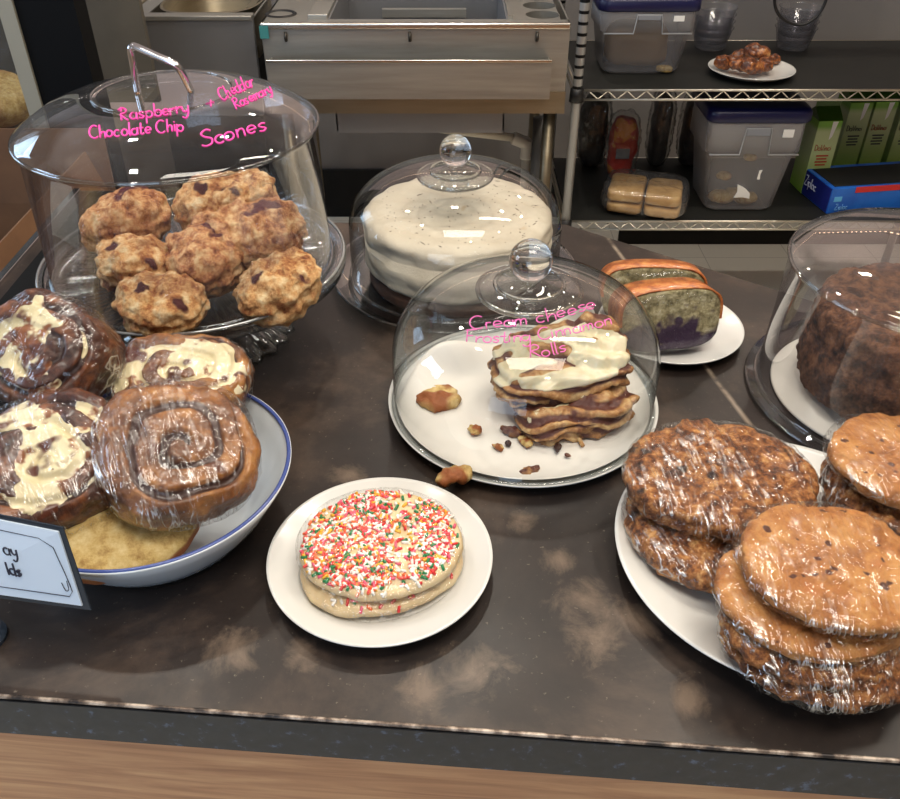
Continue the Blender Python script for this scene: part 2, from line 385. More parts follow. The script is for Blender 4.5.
ctop = [(-.546, .3598), (1.15, .2257), (1.15, .312), (.158, 1.076), (-.36, 1.085), (-.44, 1.19), (-.546, 1.19)]
t = thing('counter', 'mottled dark brown counter with worn front edge over a wood panel', 'counter')
g = G().prism(ctop, H - .045, H); g.out('worktop', M['counter'], t)
fy = lambda x: .353 - .0791 * (x + .46)
m2 = mat('worn_edge_metal', [(.40, S(44, 38, 36)), (.5, S(110, 94, 82)), (.62, S(190, 174, 158))], scale=60, rough=.4, metal=.3, detail=8)
g = G().tube([(x / 40, fy(x / 40) + .0006, H - .0009) for x in range(-21, 46)], .0016, 8); o = g.out('edge_line', m2, t, True); o['label'] = 'pale worn edge line'
m3 = mat('dark_edge_band', [(.45, S(10, 11, 16)), (.60, S(16, 20, 28)), (.72, S(70, 86, 110))], scale=120, detail=8, rough=.4, roughvar=.2)  # bluish daylight glints painted into the band colour
n_ = 2; xa, xb = -.546, 1.15
g = G().add([(x, fy(x) - q, z) for z in (H - .043, H - .003) for q in (0, .0018) for x in (xa, xb)], [(0, 2, 3, 1), (4, 5, 7, 6), (0, 1, 5, 4), (1, 3, 7, 5), (3, 2, 6, 7), (2, 0, 4, 6)])
o = g.out('edge_band', m3, t); o['label'] = 'near-black edge band with painted bluish glints'
m4 = mat('oak_panel', [(.3, S(150, 100, 64)), (.5, S(182, 130, 88)), (.7, S(206, 158, 112))], scale=6, sc=(.8, 1, 11), detail=8, dist=1.2, rough=.45)
g = G()
g.prism([(-.54, fy(-.54) + .012), (1.14, fy(1.14) + .012), (1.14, .33), (.16, 1.06), (-.54, 1.06)], .02, H - .045)
o = g.out('wood_panel', m4, t); o['label'] = 'light oak panel below the top'
o = G().tube([(x, fy(x) + .011, H - .058) for x in (-.27, 1.1)], .0014, 6).out('panel_joint', M['black_matte'], t)
o = G().box(-.2715, -.27, fy(-.27) + .010, fy(-.27) + .014, H - .062, H - .048).out('panel_joint', M['black_matte'], t)
o = G().box(-.53, -.40, .62, 1.185, H, H + .0012).out('dark_reflection_strip', M['black_deep'], t); o['label'] = 'black end strip put in for a dark reflection'  # black sheet standing in for the dark reflection on the counter end
o = G().box(-.556, -.546, .37, 1.19, H - .02, H + .004, .001).out('side_trim', M['chrome'], t); o['label'] = 'aluminium side trim'

# ---------------------------------------------------------------- food helpers
def pw(v, e): return math.copysign(abs(v) ** e, v)
def blob(rx, ry, rz, e1, e2, nu, nv, disp):
    v = []; f = []; at = []
    fine = 1600; tab = []; Ls = [0.]
    for q in range(fine + 1):
        u = q / fine; u = .5 - .5 * math.cos(PI * u); u = .5 - .5 * math.cos(PI * u); ph = -PI / 2 + PI * u
        c, s = max(math.cos(ph), 0), math.sin(ph); tab.append((c, s, max(rx, ry) * c ** e1, rz * pw(s, e1)))
        if q: Ls.append(Ls[-1] + math.hypot(tab[-1][2] - tab[-2][2], tab[-1][3] - tab[-2][3]))
    q = 0
    for i in range(nv + 1):
        tgt = Ls[-1] * i / nv
        while q < fine and Ls[q] < tgt: q += 1
        c, s = tab[q][:2]
        if i in (0, nv): c = 0.; s = -1. if i == 0 else 1.
        for j in range(nu):
            th = 2 * PI * j / nu; ct, st = math.cos(th), math.sin(th)
            x = rx * pw(c, e1) * pw(ct, e2); y = ry * pw(c, e1) * pw(st, e2); z = rz * pw(s, e1)
            n = Vector((pw(c, 2 - e1) * pw(ct, 2 - e2) / rx, pw(c, 2 - e1) * pw(st, 2 - e2) / ry, pw(s, 2 - e1) / rz))
            n = n.normalized() if n.length > 1e-9 else Vector((0, 0, 1 if s > 0 else -1))
            d, a = disp(Vector((x, y, z)), n); v.append(Vector((x, y, z)) + n * d); at.append(a)
    for i in range(nv):
        for j in range(nu):
            f.append((i * nu + j, i * nu + (j + 1) % nu, (i + 1) * nu + (j + 1) % nu, (i + 1) * nu + j))
    return v, f, at
def ridged(p): return 1 - abs(noise.noise(p)) * 2
def wrap_disp(seed, off=.0018, amp=.0015, base=None, cm=.45):
    o = Vector((seed * 7.3, seed * 3.1, seed))
    def d(p, n):
        b = base(p, n)[0] if base else 0
        ang = math.atan2(p.y, p.x)
        q = Vector((math.cos(ang) * 4.5, math.sin(ang) * 4.5, p.z * 18)) + o
        side = 1 - abs(n.z) * .6
        return b + off + amp * (ridged(q) * .6 * side + .7 * ridged(p * 55 + o) ** 2 + .5 * noise.noise(p * 130 + o)), cm + (1 - cm) * sstep(.05, .5, 1 - abs(n.z))
    return d

# a smooth, pale cookie with chips, wrapped in film
M['cookie'] = mat('chip_cookie', [(.36, S(132, 76, 34)), (.47, S(172, 110, 54)), (.6, S(196, 138, 76)), (.72, S(206, 152, 92))], scale=44, nr=.76, detail=9, rough=.55, bump=.9, bscale=110, bd=.003,
                  attr=[(.35, .6, S(84, 44, 26))], spots=[(45, .62, .08, S(150, 92, 50)), (24, .6, .12, S(178, 108, 58))], sss=.05)
M['oat'] = mat('dark_oat_cookie', [(.34, S(40, 20, 10)), (.44, S(104, 56, 24)), (.53, S(164, 102, 50)), (.64, S(218, 166, 104))], scale=95, detail=10, nr=.74, rough=.5, bump=1, bscale=140, bd=.004,
                spots=[(38, .62, .06, S(46, 26, 18))])
M['chip'] = mat('dark_chocolate_chunk', S(54, 28, 18), rough=.35)
def cookie_disp(seed, amp=.0022, chips=True, lump=0.):
    o = Vector((seed * 5.7, seed * 2.9, seed * 1.3)); rs = random.Random(seed)
    cs = [(Vector((rs.uniform(-1, 1), rs.uniform(-1, 1), 0)) * .05, rs.uniform(.0014, .0038)) for _ in range(22)] if chips else []
    def d(p, n):
        v = amp * (fbm(p * 22 + o) * 1.3 + fbm(p * 90 + o) * .6); 
        v += .004 * noise.noise(Vector((p.x * 14, p.y * 14, 0)) + o) * (1 - abs(n.z))
        if lump: v += lump * (1.5 * ridged(p * 60 + o) - .7 + 1.1 * fbm(p * 130 + o))
        # shallow cracks
        cr = abs(noise.noise(Vector((p.x * 26, p.y * 26, 3)) + o)); v -= .0018 * (1 - sstep(0, .07, cr)) * (1 if n.z > .3 else 0)
        a = 0
        if n.z > .2 or lump == 0:
            for c, r in cs:
                q = math.hypot((p.x - c.x) + .001 * noise.noise(p * 300), p.y - c.y) / r
                if q < 1.2 and n.z > .1: a = max(a, 1 - sstep(.6, 1.1, q)); 
            v -= .0006 * a
        return v, a
    return d
def cookie(name, label, loc, rot, R, h, seed, kind='pale', group=None, ry=None, wrapm='wrap', wrap=True):
    t = thing(name, label, 'cookie', loc, rot, group)
    dp = cookie_disp(seed, chips=kind == 'pale', lump=0 if kind == 'pale' else .0021)
    v, f, at = blob(R, ry or R, h / 2, .62, 1.0, 150, 60, dp)
    mesh('dough', v, f, M['cookie' if kind == 'pale' else 'oat'], t, attr=at)
    if wrap:
        v, f, at = blob(R, ry or R, h / 2, .7, 1.0, 130, 46, wrap_disp(seed + 3, .0022, .0016, cm=.12 if kind == 'pale' else .55))
        mesh('plastic_wrap', v, f, M[wrapm], t, attr=at)['label'] = 'crinkled clear film'
    return t

# ---------------------------------------------------------------- plates
def plate(name, label, loc, R, h=.018, foot=.55, m='porcelain', rimw=.25, group=None, th=.0035):
    r0 = R * foot; r1 = R * (1 - rimw)
    prof = [(0, .003), (r0, .003), (r1, h * .42), (R * .97, h * .93), (R, h), (R * 1.0, h - .0012), (R * .985, h - th * .8),
            (r1 + .004, h * .42 - th * .6), (r0 * 1.08, .0006), (r0 * 1.03, 0), (r0 * .97, 0), (r0 * .95, .0008), (0, .0008)]
    pp = [Vector((a, 0, b)) for a, b in prof]
    o = G().lathe(prof, 128).out(name, M[m], None, True); o.location = loc
    return tag(o, label, 'plate', group)

# sprinkle-cookie plate
c0 = W(380, 556, H + .016)
plate('plate', 'small white round plate holding the sprinkle cookies', (c0.x, c0.y + .003, H), .0875, .016, .58)
M['sugar'] = mat('sugar_cookie', [(.3, S(200, 170, 124)), (.6, S(224, 200, 156)), (.8, S(236, 214, 174))], scale=30, rough=.6, bump=.6, bscale=160, bd=.001, sss=.05)
cols = [S(238, 232, 222), S(214, 44, 44), S(226, 92, 120), S(24, 122, 66), S(236, 178, 48), S(238, 110, 50), S(235, 80, 70)]
wts = [38, 17, 13, 12, 9, 12, 8]
SM = [mat('sprinkle_colour_%s' % n, c, rough=.35) for n, c in zip(('white', 'red', 'pink', 'green', 'yellow', 'orange', 'coral'), cols)]
def sprinkle_geo(c, n, rs):
    ax = Vector((rs.gauss(0, 1), rs.gauss(0, 1), rs.gauss(0, 1))); ax = (ax - n * ax.dot(n)).normalized(); ax = (ax + n * rs.uniform(-.25, .35)).normalized()
    l = rs.uniform(.0018, .0030); r = .0012
    return [c - ax * l, c - ax * l * .85, c + ax * l * .85, c + ax * l], [r * .4, r, r, r * .4]
def sugar(name, label, loc, rot, seed, nspr, parts):
    t = thing(name, label, 'cookie', loc, rot)
    v, f, at = blob(.062, .0525, .0075, .6, 1.0, 150, 60, cookie_disp(seed, .0018, False))
    d = mesh('dough', v, f, M['sugar'], t)
    bv = BVHTree.FromPolygons(v, f); rs = random.Random(seed); g = G(); npart = 0
    for i in range(nspr):
        a = rs.uniform(0, 2 * PI); rr = .0560 * math.sqrt(rs.random())
        if rs.random() < .1: rr = rs.uniform(.054, .061)
        hit = bv.ray_cast(Vector((rr * math.cos(a), rr * math.sin(a) * .85, .05)), Vector((0, 0, -1)))
        if hit[0] is None: continue
        # bare buttery patch on the right front
        if noise.noise(Vector((hit[0].x * 25, hit[0].y * 25, seed))) < -.35 and rs.random() < .7: continue
        k = rs.choices(range(7), wts)[0]; pts, r = sprinkle_geo(hit[0] + hit[1] * rs.uniform(.0003, .0012), hit[1], rs)
        if npart < parts:
            npart += 1; G().tube(pts, r, 6).out('sprinkle', SM[k], t, True)
        else: g.k = k; g.tube(pts, r, 6)
    if g.f:
        o = g.out('sprinkles', SM, t, True); o['kind'] = 'stuff'
    v, f, at = blob(.062, .0525, .0085, .7, 1.0, 130, 46, wrap_disp(seed + 3, .0026, .0008, cm=.05))
    mesh('plastic_wrap', v, f, M['wrap2'], t, attr=at)
    return t
sugar('sugar_cookie', 'lower sugar cookie, mostly hidden under the sprinkle-topped one', (c0.x + .002, c0.y - .001, H + .0110), (0, 0, .3), 5, 260, 60)
sugar('sugar_cookie', 'round sugar cookie covered in red, white and green sprinkles, on top', (c0.x, c0.y + .004, H + .0265), (math.radians(4), math.radians(-1), 0), 9, 1900, 100)

# ---------------------------------------------------------------- right-hand cookie plate
P2 = Vector((.262, .460, H))
plate('plate', 'large white plate at lower right under the stacks of wrapped cookies', P2, .132, .020, .6)
def on(px, py, z): q = W(px, py, H + z); return (q.x, q.y, q.z)
gr = 'wrapped cookies on the large plate'
cookie('cookie', 'dark wrapped oat cookie, lower of the left pile on large plate', on(706, 524, .022), (math.radians(3), math.radians(2), .4), .064, .028, 11, 'oat', gr)
cookie('cookie', 'thick dark wrapped oat cookie, topmost of the left pile', on(720, 478, .050), (math.radians(3), math.radians(2), 0.1), .076, .030, 12, 'oat', gr, ry=.062)
cookie('cookie', 'dark oat cookie under the front pile, overhanging the plate edge', on(818, 640, .026), (math.radians(-2), math.radians(2), .1), .066, .020, 13, 'oat', gr, ry=.054)
cookie('cookie', 'darker wrapped cookie, second from bottom of the front pile', on(812, 618, .042), (math.radians(2), math.radians(3), .2), .062, .017, 14, 'oat', gr, ry=.053)
cookie('cookie', 'pale chip cookie, third up the front pile with brown chips', on(810, 596, .058), (math.radians(3), math.radians(5), .1), .064, .017, 15, 'pale', gr, ry=.054)
cookie('cookie', 'smooth golden chip cookie topmost of the front pile', on(835, 566, .079), (math.radians(3), math.radians(3), -.1), .064, .018, 16, 'pale', gr, ry=.053)
cookie('cookie', 'dark wrapped cookie at bottom of the rear right pile', on(890, 515, .022), (0, 0, .5), .052, .022, 17, 'oat', gr)
cookie('cookie', 'dark wrapped cookie in middle of the rear right pile', on(893, 490, .043), (0, 0, 2.5), .052, .020, 18, 'oat', gr)
cookie('cookie', 'golden chip cookie topmost of the rear right pile', on(900, 461, .066), (math.radians(4), math.radians(6), .3), .058, .020, 19, 'pale', gr, ry=.052)

# ---------------------------------------------------------------- bowl of wrapped cinnamon rolls
B0 = Vector((-.243, .513, H))
t = thing('bowl', 'white enamel bowl with blue rim full of wrapped cinnamon rolls', 'bowl', B0)
prof = [(0, .004), (.068, .004), (.078, .009), (.092, .024), (.104, .043), (.1125, .057), (.1145, .0585), (.1145, .0565), (.107, .043), (.095, .023), (.082, .006), (.076, .0005), (0, .0005)]
mb = mat('white_enamel', S(214, 220, 224), rough=.15, coat=.4)
G().lathe(prof, 128).out('body', mb, t, True)
G().lathe([(.1125 + .0018 * math.cos(a), .0578 + .0016 * math.sin(a)) for a in [k * PI / 5 for k in range(10)]], 128, closed=True).out('rim', mat('blue_enamel_rim', S(62, 78, 138), rough=.2), t, True)

M['bun'] = mat('cinnamon_roll_crust', [(.34, S(58, 30, 12)), (.48, S(116, 68, 28)), (.6, S(162, 106, 50)), (.74, S(198, 146, 82))], scale=30, detail=9, nr=.68, rough=.35, coat=.5, bump=.8, bscale=80, bd=.003, coatr=.2,
               attr=[(.35, .75, S(58, 26, 14))], spots=[(30, .6, .1, S(92, 44, 20))])
M['bundark'] = mat('dark_cinnamon_crust', [(.34, S(38, 17, 10)), (.5, S(78, 38, 20)), (.66, S(136, 80, 42))], scale=44, nr=.72, rough=.4, coat=.3, bump=.6, bscale=90, bd=.0015,
                   attr=[(.35, .75, S(46, 20, 14))])
M['frost'] = mat('cream_cheese_frosting', [(.3, S(204, 190, 152)), (.55, S(220, 208, 174)), (.8, S(228, 220, 196))], scale=30, rough=.35, coat=.2, bump=.15, bscale=60, sss=.1)
M['frostbun'] = mat('stained_frosting', [(.3, S(206, 190, 144)), (.55, S(226, 214, 176)), (.8, S(234, 226, 200))], scale=30, rough=.35, coat=.2, bump=.4, bscale=60, spots=[(24, .54, .04, S(88, 42, 24)), (50, .58, .06, S(132, 78, 44))])
M['crumbdough'] = mat('pale_baked_dough', [(.34, S(150, 114, 58)), (.5, S(196, 166, 102)), (.66, S(216, 194, 140))], scale=80, nr=.72, rough=.65, bump=.7, bscale=120, bd=.0015, attr=[(.3, .8, S(140, 78, 36))])
def bun_disp(rx, ry, seed, depth=.008, turns=2.6):
    o = Vector((seed * 4.7, seed * 1.9, seed * 2.3))
    def d(p, n):
        x = p.x + .009 * noise.noise(p * 22 + o) + .003 * noise.noise(p * 60 + o); y = p.y + .009 * noise.noise(p * 22 + o + Vector((9, 0, 0)))
        x2 = x - .10 * rx * (1 - min(1, math.hypot(x / rx, y / ry))); y2 = y + .12 * ry * (1 - min(1, math.hypot(x / rx, y / ry)))
        rr = (abs(x2 / rx) ** 2.3 + abs(y2 / ry) ** 2.3) ** (1 / 2.3); th = math.atan2(y2, x2) / (2 * PI)
        u = rr * turns - th; w = math.cos(2 * PI * u)
        gm = sstep(.25, .95, w) * sstep(.0, .5, n.z) * (1 - sstep(.86, .98, rr))
        v = .005 * fbm(p * 20 + o) - depth * gm * (.7 + .8 * noise.noise(p * 30 + o)) + .0025 * fbm(p * 60 + o)
        return v, gm
    return d
def bun(label, loc, rot, rx, ry, rz, seed, frost=0.5, body='bun', e2=.72, turns=2.6, fcut=0., group='wrapped cinnamon rolls in the bowl', wrapm='wrap', wrap=True, fth=.0035):
    t = thing('cinnamon_roll', label, 'cinnamon roll', loc, rot, group)
    dp = bun_disp(rx, ry, seed, turns=turns)
    v, f, at = blob(rx, ry, rz, .6, e2, 160, 80, dp); mesh('dough', v, f, M[body], t, attr=at)
    if frost > 0:
        o = Vector((seed * 3.3, seed, 4.))
        def fd(p, n):
            b, gm = dp(p, n)
            k = noise.noise(p * 26 + o) + .45 * noise.noise(p * 60 + o) + (n.z - .75) * .9
            mk = sstep(.0, .16, k + (frost - .5) * 1.4 + fcut * p.x / rx)
            return b * .55 + fth * mk - .0035, 0
        v, f, _ = blob(rx, ry, rz, .6, e2, 160, 80, fd); mesh('frosting', v, f, M['frostbun'], t)
    if wrap:
        v, f, at = blob(rx, ry, rz, .68, min(1, e2 + .1), 140, 70, wrap_disp(seed + 2, .0030, .0016, cm=.22)); mesh('plastic_wrap', v, f, M[wrapm], t, attr=at)
    return t
R_ = math.radians
t = thing('bread_roll', 'pale baked roll lying at the bottom of the bowl', 'pastry', on(118, 520, .048), (R_(14), 0, .2))
v, f, at = blob(.062, .05, .018, .75, .9, 130, 60, lambda p, n: (.0025 * fbm(p * 30), sstep(-.2, -.9, n.z) + .8 * (1 - sstep(.0, .4, n.z)))); mesh('dough', v, f, M['crumbdough'], t, attr=at)
bun('frosted wrapped cinnamon roll at the front left behind the price card', on(45, 468, .084), (R_(22), R_(-6), .5), .062, .056, .026, 21, .52, 'bundark')
bun('wrapped cinnamon roll tipped on its side, highest at left of the bowl', on(52, 358, .112), (R_(40), R_(16), -.5), .052, .048, .034, 22, .60, 'bundark', fcut=-.6)
bun('flat wrapped cinnamon roll with cream frosting, at the back of the bowl', on(181, 380, .080), (R_(16), R_(4), .1), .058, .042, .022, 23, .74, 'bun')
bun('glossy unfrosted wrapped cinnamon roll with a bold spiral, nearest in bowl', on(177, 452, .090), (R_(22), R_(6), .45), .057, .058, .023, 24, 0, 'bun', turns=2.2)
t = thing('wrapped_pastry', 'small wrapped pastry edge behind the tipped roll at far left', 'pastry', on(-8, 345, .09), (R_(30), 0, .2))
v, f, at = blob(.03, .03, .028, .7, .9, 90, 50, lambda p, n: (.003 * fbm(p * 40), .5 + .5 * noise.noise(p * 30))); mesh('dough', v, f, M['crumbdough'], t, attr=at)
v, f, _ = blob(.03, .03, .028, .7, .9, 90, 50, wrap_disp(5, .003, .0018)); mesh('plastic_wrap', v, f, M['wrap'], t)

# price card in a clear holder
a = on(-62, 508, .118); b = on(58, 532, .113); c_ = on(82, 606, .055); d_ = on(-50, 588, .058)
t = thing('price_card', 'pale price card in a clear holder standing in front of the bowl', 'sign', (0, 0, 0))
a, b, c_, d_ = map(Vector, (a, b, c_, d_))
ux = (b - a).normalized(); nn = (c_ - b).cross(ux).normalized(); nn = nn if nn.y < 0 else -nn
def quad_slab(g, p, n, th):
    v = [q for q in p] + [q - n * th for q in p]
    return g.add(v, [(3, 2, 1, 0), (4, 5, 6, 7)] + [(i, (i + 1) % 4, 4 + (i + 1) % 4, 4 + i) for i in range(4)])
quad_slab(G(), (a, b, c_, d_), nn, .0012).out('card', mat('pale_card', S(206, 220, 236), rough=.5), t)
def cardpt(u, v): return (a * (1 - u) + b * u) * (1 - v) + (d_ * (1 - u) + c_ * u) * v
g = G()
eb = [cardpt(u, v) + nn * .0003 for u, v in ((-.02, -.05), (1.035, -.05), (1.045, 1.07), (-.02, 1.07))]
quad_slab(g, [q - nn * .0018 for q in eb], nn, .0012); q = cardpt(.03, 1.0) - nn * .003; g.tube([(q.x, q.y, H + .002), (q.x, q.y, q.z + .03)], .002, 10); g.lathe([(0, 0), (.016, 0), (.016, .003), (.002, .005)], 32, (q.x, q.y, H)); g.out('holder', mat('dark_clear_holder', S(38, 46, 56), rough=.15), t)
g = G(); path = [cardpt(u, v) + nn * .0005 for u, v in ((.05, .12), (.5, .12), (.82, .13), (.92, .22), (.955, .6), (.965, .8), (.93, .88), (.5, .88), (.05, .88))]
g.tube(path, .0003, 4); g.tube(curve([cardpt(u, v) + nn * .0005 for u, v in ((.9, .7), (.915, .8), (.94, .78), (.945, .66))]), .0003, 4); g.out('printed_border', M['ink'], t)

# ---------------------------------------------------------------- single-stroke lettering
def arc(cx, cy, rx, ry, a0, a1, n=10):
    return [(cx + rx * math.cos(math.radians(a0 + (a1 - a0) * k / n)), cy + ry * math.sin(math.radians(a0 + (a1 - a0) * k / n))) for k in range(n + 1)]
GL = {  # strokes, advance. x-height .5, cap 1
 'a': ([arc(.22, .25, .2, .25, 60, 360) + [(.42, .45)], [(.42, .5), (.42, .06), (.5, 0)]], .52),
 'b': ([[(.06, 1), (.06, .02)], arc(.24, .25, .19, .25, 150, -150)], .5),
 'c': ([arc(.24, .25, .2, .25, 50, 310)], .45),
 'd': ([arc(.22, .25, .2, .25, 60, 320), [(.42, 1), (.42, .0), (.48, 0)]], .54),
 'e': ([[(.04, .24), (.4, .28)] + arc(.23, .27, .18, .24, 10, 310)], .46),
 'g': ([arc(.22, .27, .19, .23, 50, 350), [(.41, .5), (.42, -.2), (.3, -.42), (.1, -.36), (.05, -.25)]], .5),
 'h': ([[(.06, 1), (.06, 0)], [(.06, .3), (.2, .48), (.36, .42), (.38, 0)]], .48),
 'i': ([[(.08, .5), (.08, 0)], [(.08, .7), (.09, .74)]], .2),
 'k': ([[(.06, 1), (.06, 0)], [(.38, .5), (.08, .22), (.4, 0)]], .45),
 'l': ([[(.08, 1), (.08, .05), (.14, 0)]], .2),
 'm': ([[(.05, .5), (.05, 0)], [(.05, .3), (.16, .48), (.27, .42), (.28, 0)], [(.28, .3), (.4, .48), (.52, .42), (.53, 0)]], .63),
 'n': ([[(.05, .5), (.05, 0)], [(.05, .3), (.18, .48), (.34, .42), (.36, 0)]], .46),
 'o': ([arc(.23, .25, .2, .25, 90, 450, 14)], .5),
 'p': ([[(.06, .5), (.04, -.42)], arc(.24, .25, .19, .25, 150, -150)], .5),
 'r': ([[(.06, .5), (.06, 0)], [(.06, .28), (.18, .46), (.32, .44)]], .36),
 's': ([[(.34, .44), (.2, .5), (.06, .4), (.16, .27), (.32, .16), (.22, .01), (.04, .06)]], .42),
 't': ([[(.16, .85), (.14, .06), (.26, 0), (.34, .06)], [(.0, .52), (.32, .54)]], .38),
 'y': ([[(.04, .5), (.08, .2), (.22, .1), (.38, .22)], [(.4, .5), (.36, -.1), (.2, -.42), (.02, -.3)]], .46),
 'v': ([[(.02, .5), (.18, 0), (.36, .5)]], .4),
 'z': ([[(.04, .48), (.36, .48), (.04, .02), (.38, .02)]], .42),
 'R': ([[(.1, .98), (.06, 0)], [(.0, .9), (.25, 1.02), (.45, .85), (.38, .62), (.1, .5), (.3, .25), (.52, 0)]], .58),
 'C': ([arc(.36, .5, .34, .5, 55, 310, 12)], .66),
 'S': ([[(.5, .88), (.3, 1), (.08, .82), (.2, .58), (.46, .38), (.42, .08), (.18, 0), (.0, .12)]], .58),
 'F': ([[(.1, .98), (.06, 0)], [(.0, .95), (.5, 1)], [(.08, .52), (.38, .55)]], .48),
 'D': ([[(.06, 1), (.06, 0)], [(.0, 1), (.3, .95), (.5, .6), (.42, .15), (.06, 0)]], .58),
 'V': ([[(.0, 1), (.22, 0), (.5, 1)]], .52),
 'Z': ([[(.04, 1), (.5, 1), (.02, 0), (.54, 0)]], .6),
 '+': ([[(.0, .4), (.5, .45)], [(.22, .1), (.28, .75)]], .6),
 ' ': ([], .34),
}
def lettering(text):
    x = 0; out = []
    for ch in text:
        st, adv = GL[ch]
        for s_ in st: out.append([(x + a, b) for a, b in s_])
        x += adv
    return out, x
def write_on(bv, text, path, size, g, r, jit=.04, seed=1, squash=1.0):
    """letter strokes laid along a path seen in the photograph and dropped on the surface they are written on"""
    st, wd = lettering(text); rs = random.Random(seed); pc = curve([(p[0], p[1], 0) for p in path], 12)
    ln = [0]
    for i in range(1, len(pc)): ln.append(ln[-1] + (pc[i] - pc[i - 1]).length)
    for s_ in st:
        jx, jy = rs.uniform(-jit, jit), rs.uniform(-jit, jit); pts = []
        for q in curve([(a, b, 0) for a, b in s_], 4):
            u = (q.x + jx) / wd * ln[-1]; i = 0
            while i < len(pc) - 2 and ln[i + 1] < u: i += 1
            tt = (u - ln[i]) / max(ln[i + 1] - ln[i], 1e-6); base = pc[i].lerp(pc[i + 1], tt); tg = (pc[i + 1] - pc[i]).normalized()
            nm = Vector((tg.y, -tg.x, 0)); px = base + nm * (q.y + jy) * size
            hit = bv.ray_cast(Vector((0, 0, CAMZ)), ray(px.x, px.y).normalized())
            if hit[0] is not None:
                n = hit[1] if hit[1].z > 0 or hit[1].y < 0 else -hit[1]
                pts.append(hit[0] + n * .0003)
        if len(pts) > 1: g.tube(pts, r, 5)
def flat_text(text, origin, ux, uy, size, r, m, parent, name='lettering'):
    g = G(); st, wd = lettering(text); n = ux.cross(uy)
    for s_ in st:
        g.tube([origin + ux * q.x * size + uy * q.y * size + n * r * .5 for q in curve([(a, b, 0) for a, b in s_], 4)], r, 4)
    return g.out(name, m, parent, True)
uy = (cardpt(.8, .3) - cardpt(.8, .6)).normalized()
flat_text('ay', cardpt(.50, .42) + nn * .0006, ux, uy, .0105, .0007, M['ink'], t); flat_text('lds', cardpt(.49, .68) + nn * .0006, ux, uy, .0095, .0007, M['ink'], t)

# ---------------------------------------------------------------- cake stand with acrylic dome and scones
ST = Vector((-.268, .806, H)); SZ = .085
t = thing('cake_stand', 'ribbed clear glass pedestal cake stand under the tall scone dome', 'cake stand', ST)
def flute(n, amp, r0, r1):
    def fn(r, z, a):
        k = sstep(r0, r0 + .01, r) * (1 - sstep(r1 - .01, r1, r)); return r, z + amp * k * math.cos(n * a)
    return fn
prof = [(0, SZ - .006), (.05, SZ - .006), (.10, SZ - .005), (.138, SZ - .004), (.145, SZ + .004), (.156, SZ + .009), (.158, SZ + .006), (.156, SZ - .006), (.143, SZ - .013), (.10, SZ - .013), (.05, SZ - .014), (.02, SZ - .016), (0, SZ - .018)]
pr = []
for (a, b), (c, d) in zip(prof[:-1], prof[1:]):
    n_ = max(1, int(math.hypot(c - a, d - b) / .008)); pr += [(a + (c - a) * k / n_, b + (d - b) * k / n_) for k in range(n_)]
pr.append(prof[-1])
G().lathe(pr, 360, fn=flute(90, .0011, .06, .143)).out('tray', M['clear2'], t, True)
G().lathe([(.1555 + .0016 * math.cos(k * PI / 4), SZ + .008 + .0016 * math.sin(k * PI / 4)) for k in range(8)], 128, closed=True).out('rim', M['chrome'] if 0 else mat('bright_glass_rim', S(170, 172, 172), rough=.08, metal=.6), t, True)
def fl2(r, z, a): return r * (1 + .035 * math.cos(24 * a)), z
G().lathe([(.018, SZ - .017), (.020, SZ - .03), (.026, SZ - .045), (.048, .030), (.075, .014), (.090, .005), (.092, 0), (.088, 0), (.07, .008), (.04, .022), (.015, .04), (.012, SZ - .03)], 240, fn=fl2).out('pedestal', M['clear2'], t, True)

t = thing('cake_dome', 'tall clear plastic cake dome with steel handle and pink writing about scones', 'cake dome', ST + Vector((0, 0, SZ + .002)))
LZ = .142
outer = [(.1435, 0), (.144, .004), (.1425, .005), (.140, LZ * .45), (.137, LZ - .006), (.1405, LZ - .002), (.1415, LZ + .001), (.1400, LZ + .004), (.134, LZ + .008), (.118, LZ + .018), (.098, LZ + .026), (.078, LZ + .0315), (.064, LZ + .034), (.0625, LZ + .0335), (.058, LZ + .0335), (.0, LZ + .0335)]
op = G().lathe(outer, 160); so = op.out('shell', M['acrylic'], t, True)
loc = t.location
bv = BVHTree.FromPolygons([p + loc for p in op.v], op.f)
G().lathe([(.1405 + .0022 * math.cos(k * PI / 4), LZ + .001 + .0022 * math.sin(k * PI / 4)) for k in range(8)], 128, closed=True).out('rim', M['clear2'], t, True)
G().lathe([(.1430 + .0022 * math.cos(k * PI / 4), .0025 + .0022 * math.sin(k * PI / 4)) for k in range(8)], 128, closed=True).out('rim', M['clear2'], t, True)
G().lathe([(.0625, LZ + .0345), (.0638, LZ + .0352), (.065, LZ + .0345), (.0638, LZ + .0335)], 128, closed=True).out('ring', M['clear2'], t, True)
# steel handle
hA, hB = Vector((-.022, -.004, LZ + .0335)), Vector((.026, .002, LZ + .0335))
tA = hA + Vector((.002, 0, .043)); tB = hB + Vector((-.004, -.012, .026))
pts = curve([hA, hA.lerp(tA, .5), hA.lerp(tA, .86), tA.lerp(hA, .03).lerp(tB, .05), tA.lerp(tB, .14), tA.lerp(tB, .5), tA.lerp(tB, .86), tB.lerp(hB, .06).lerp(tA, .03), tB.lerp(hB, .3), hB], 6)
g = G()
for dd in (-.0018, .0018):
    q = (hB - hA).normalized(); nv_ = Vector((-q.y, q.x, 0)) * dd
    g.tube([p + nv_ for p in pts], .0028, 12)
g.out('handle', M['chrome'], t, True)['label'] = 'bent chrome handle'
g = G()
write_on(bv, 'Raspberry', [(120, 121), (155, 117), (190, 112)], 12.5, g, .00085, seed=2)
write_on(bv, 'Chocolate Chip', [(90, 139), (135, 135), (184, 131)], 12.5, g, .00085, seed=3)
write_on(bv, '+', [(207, 108), (217, 106)], 9, g, .0008)
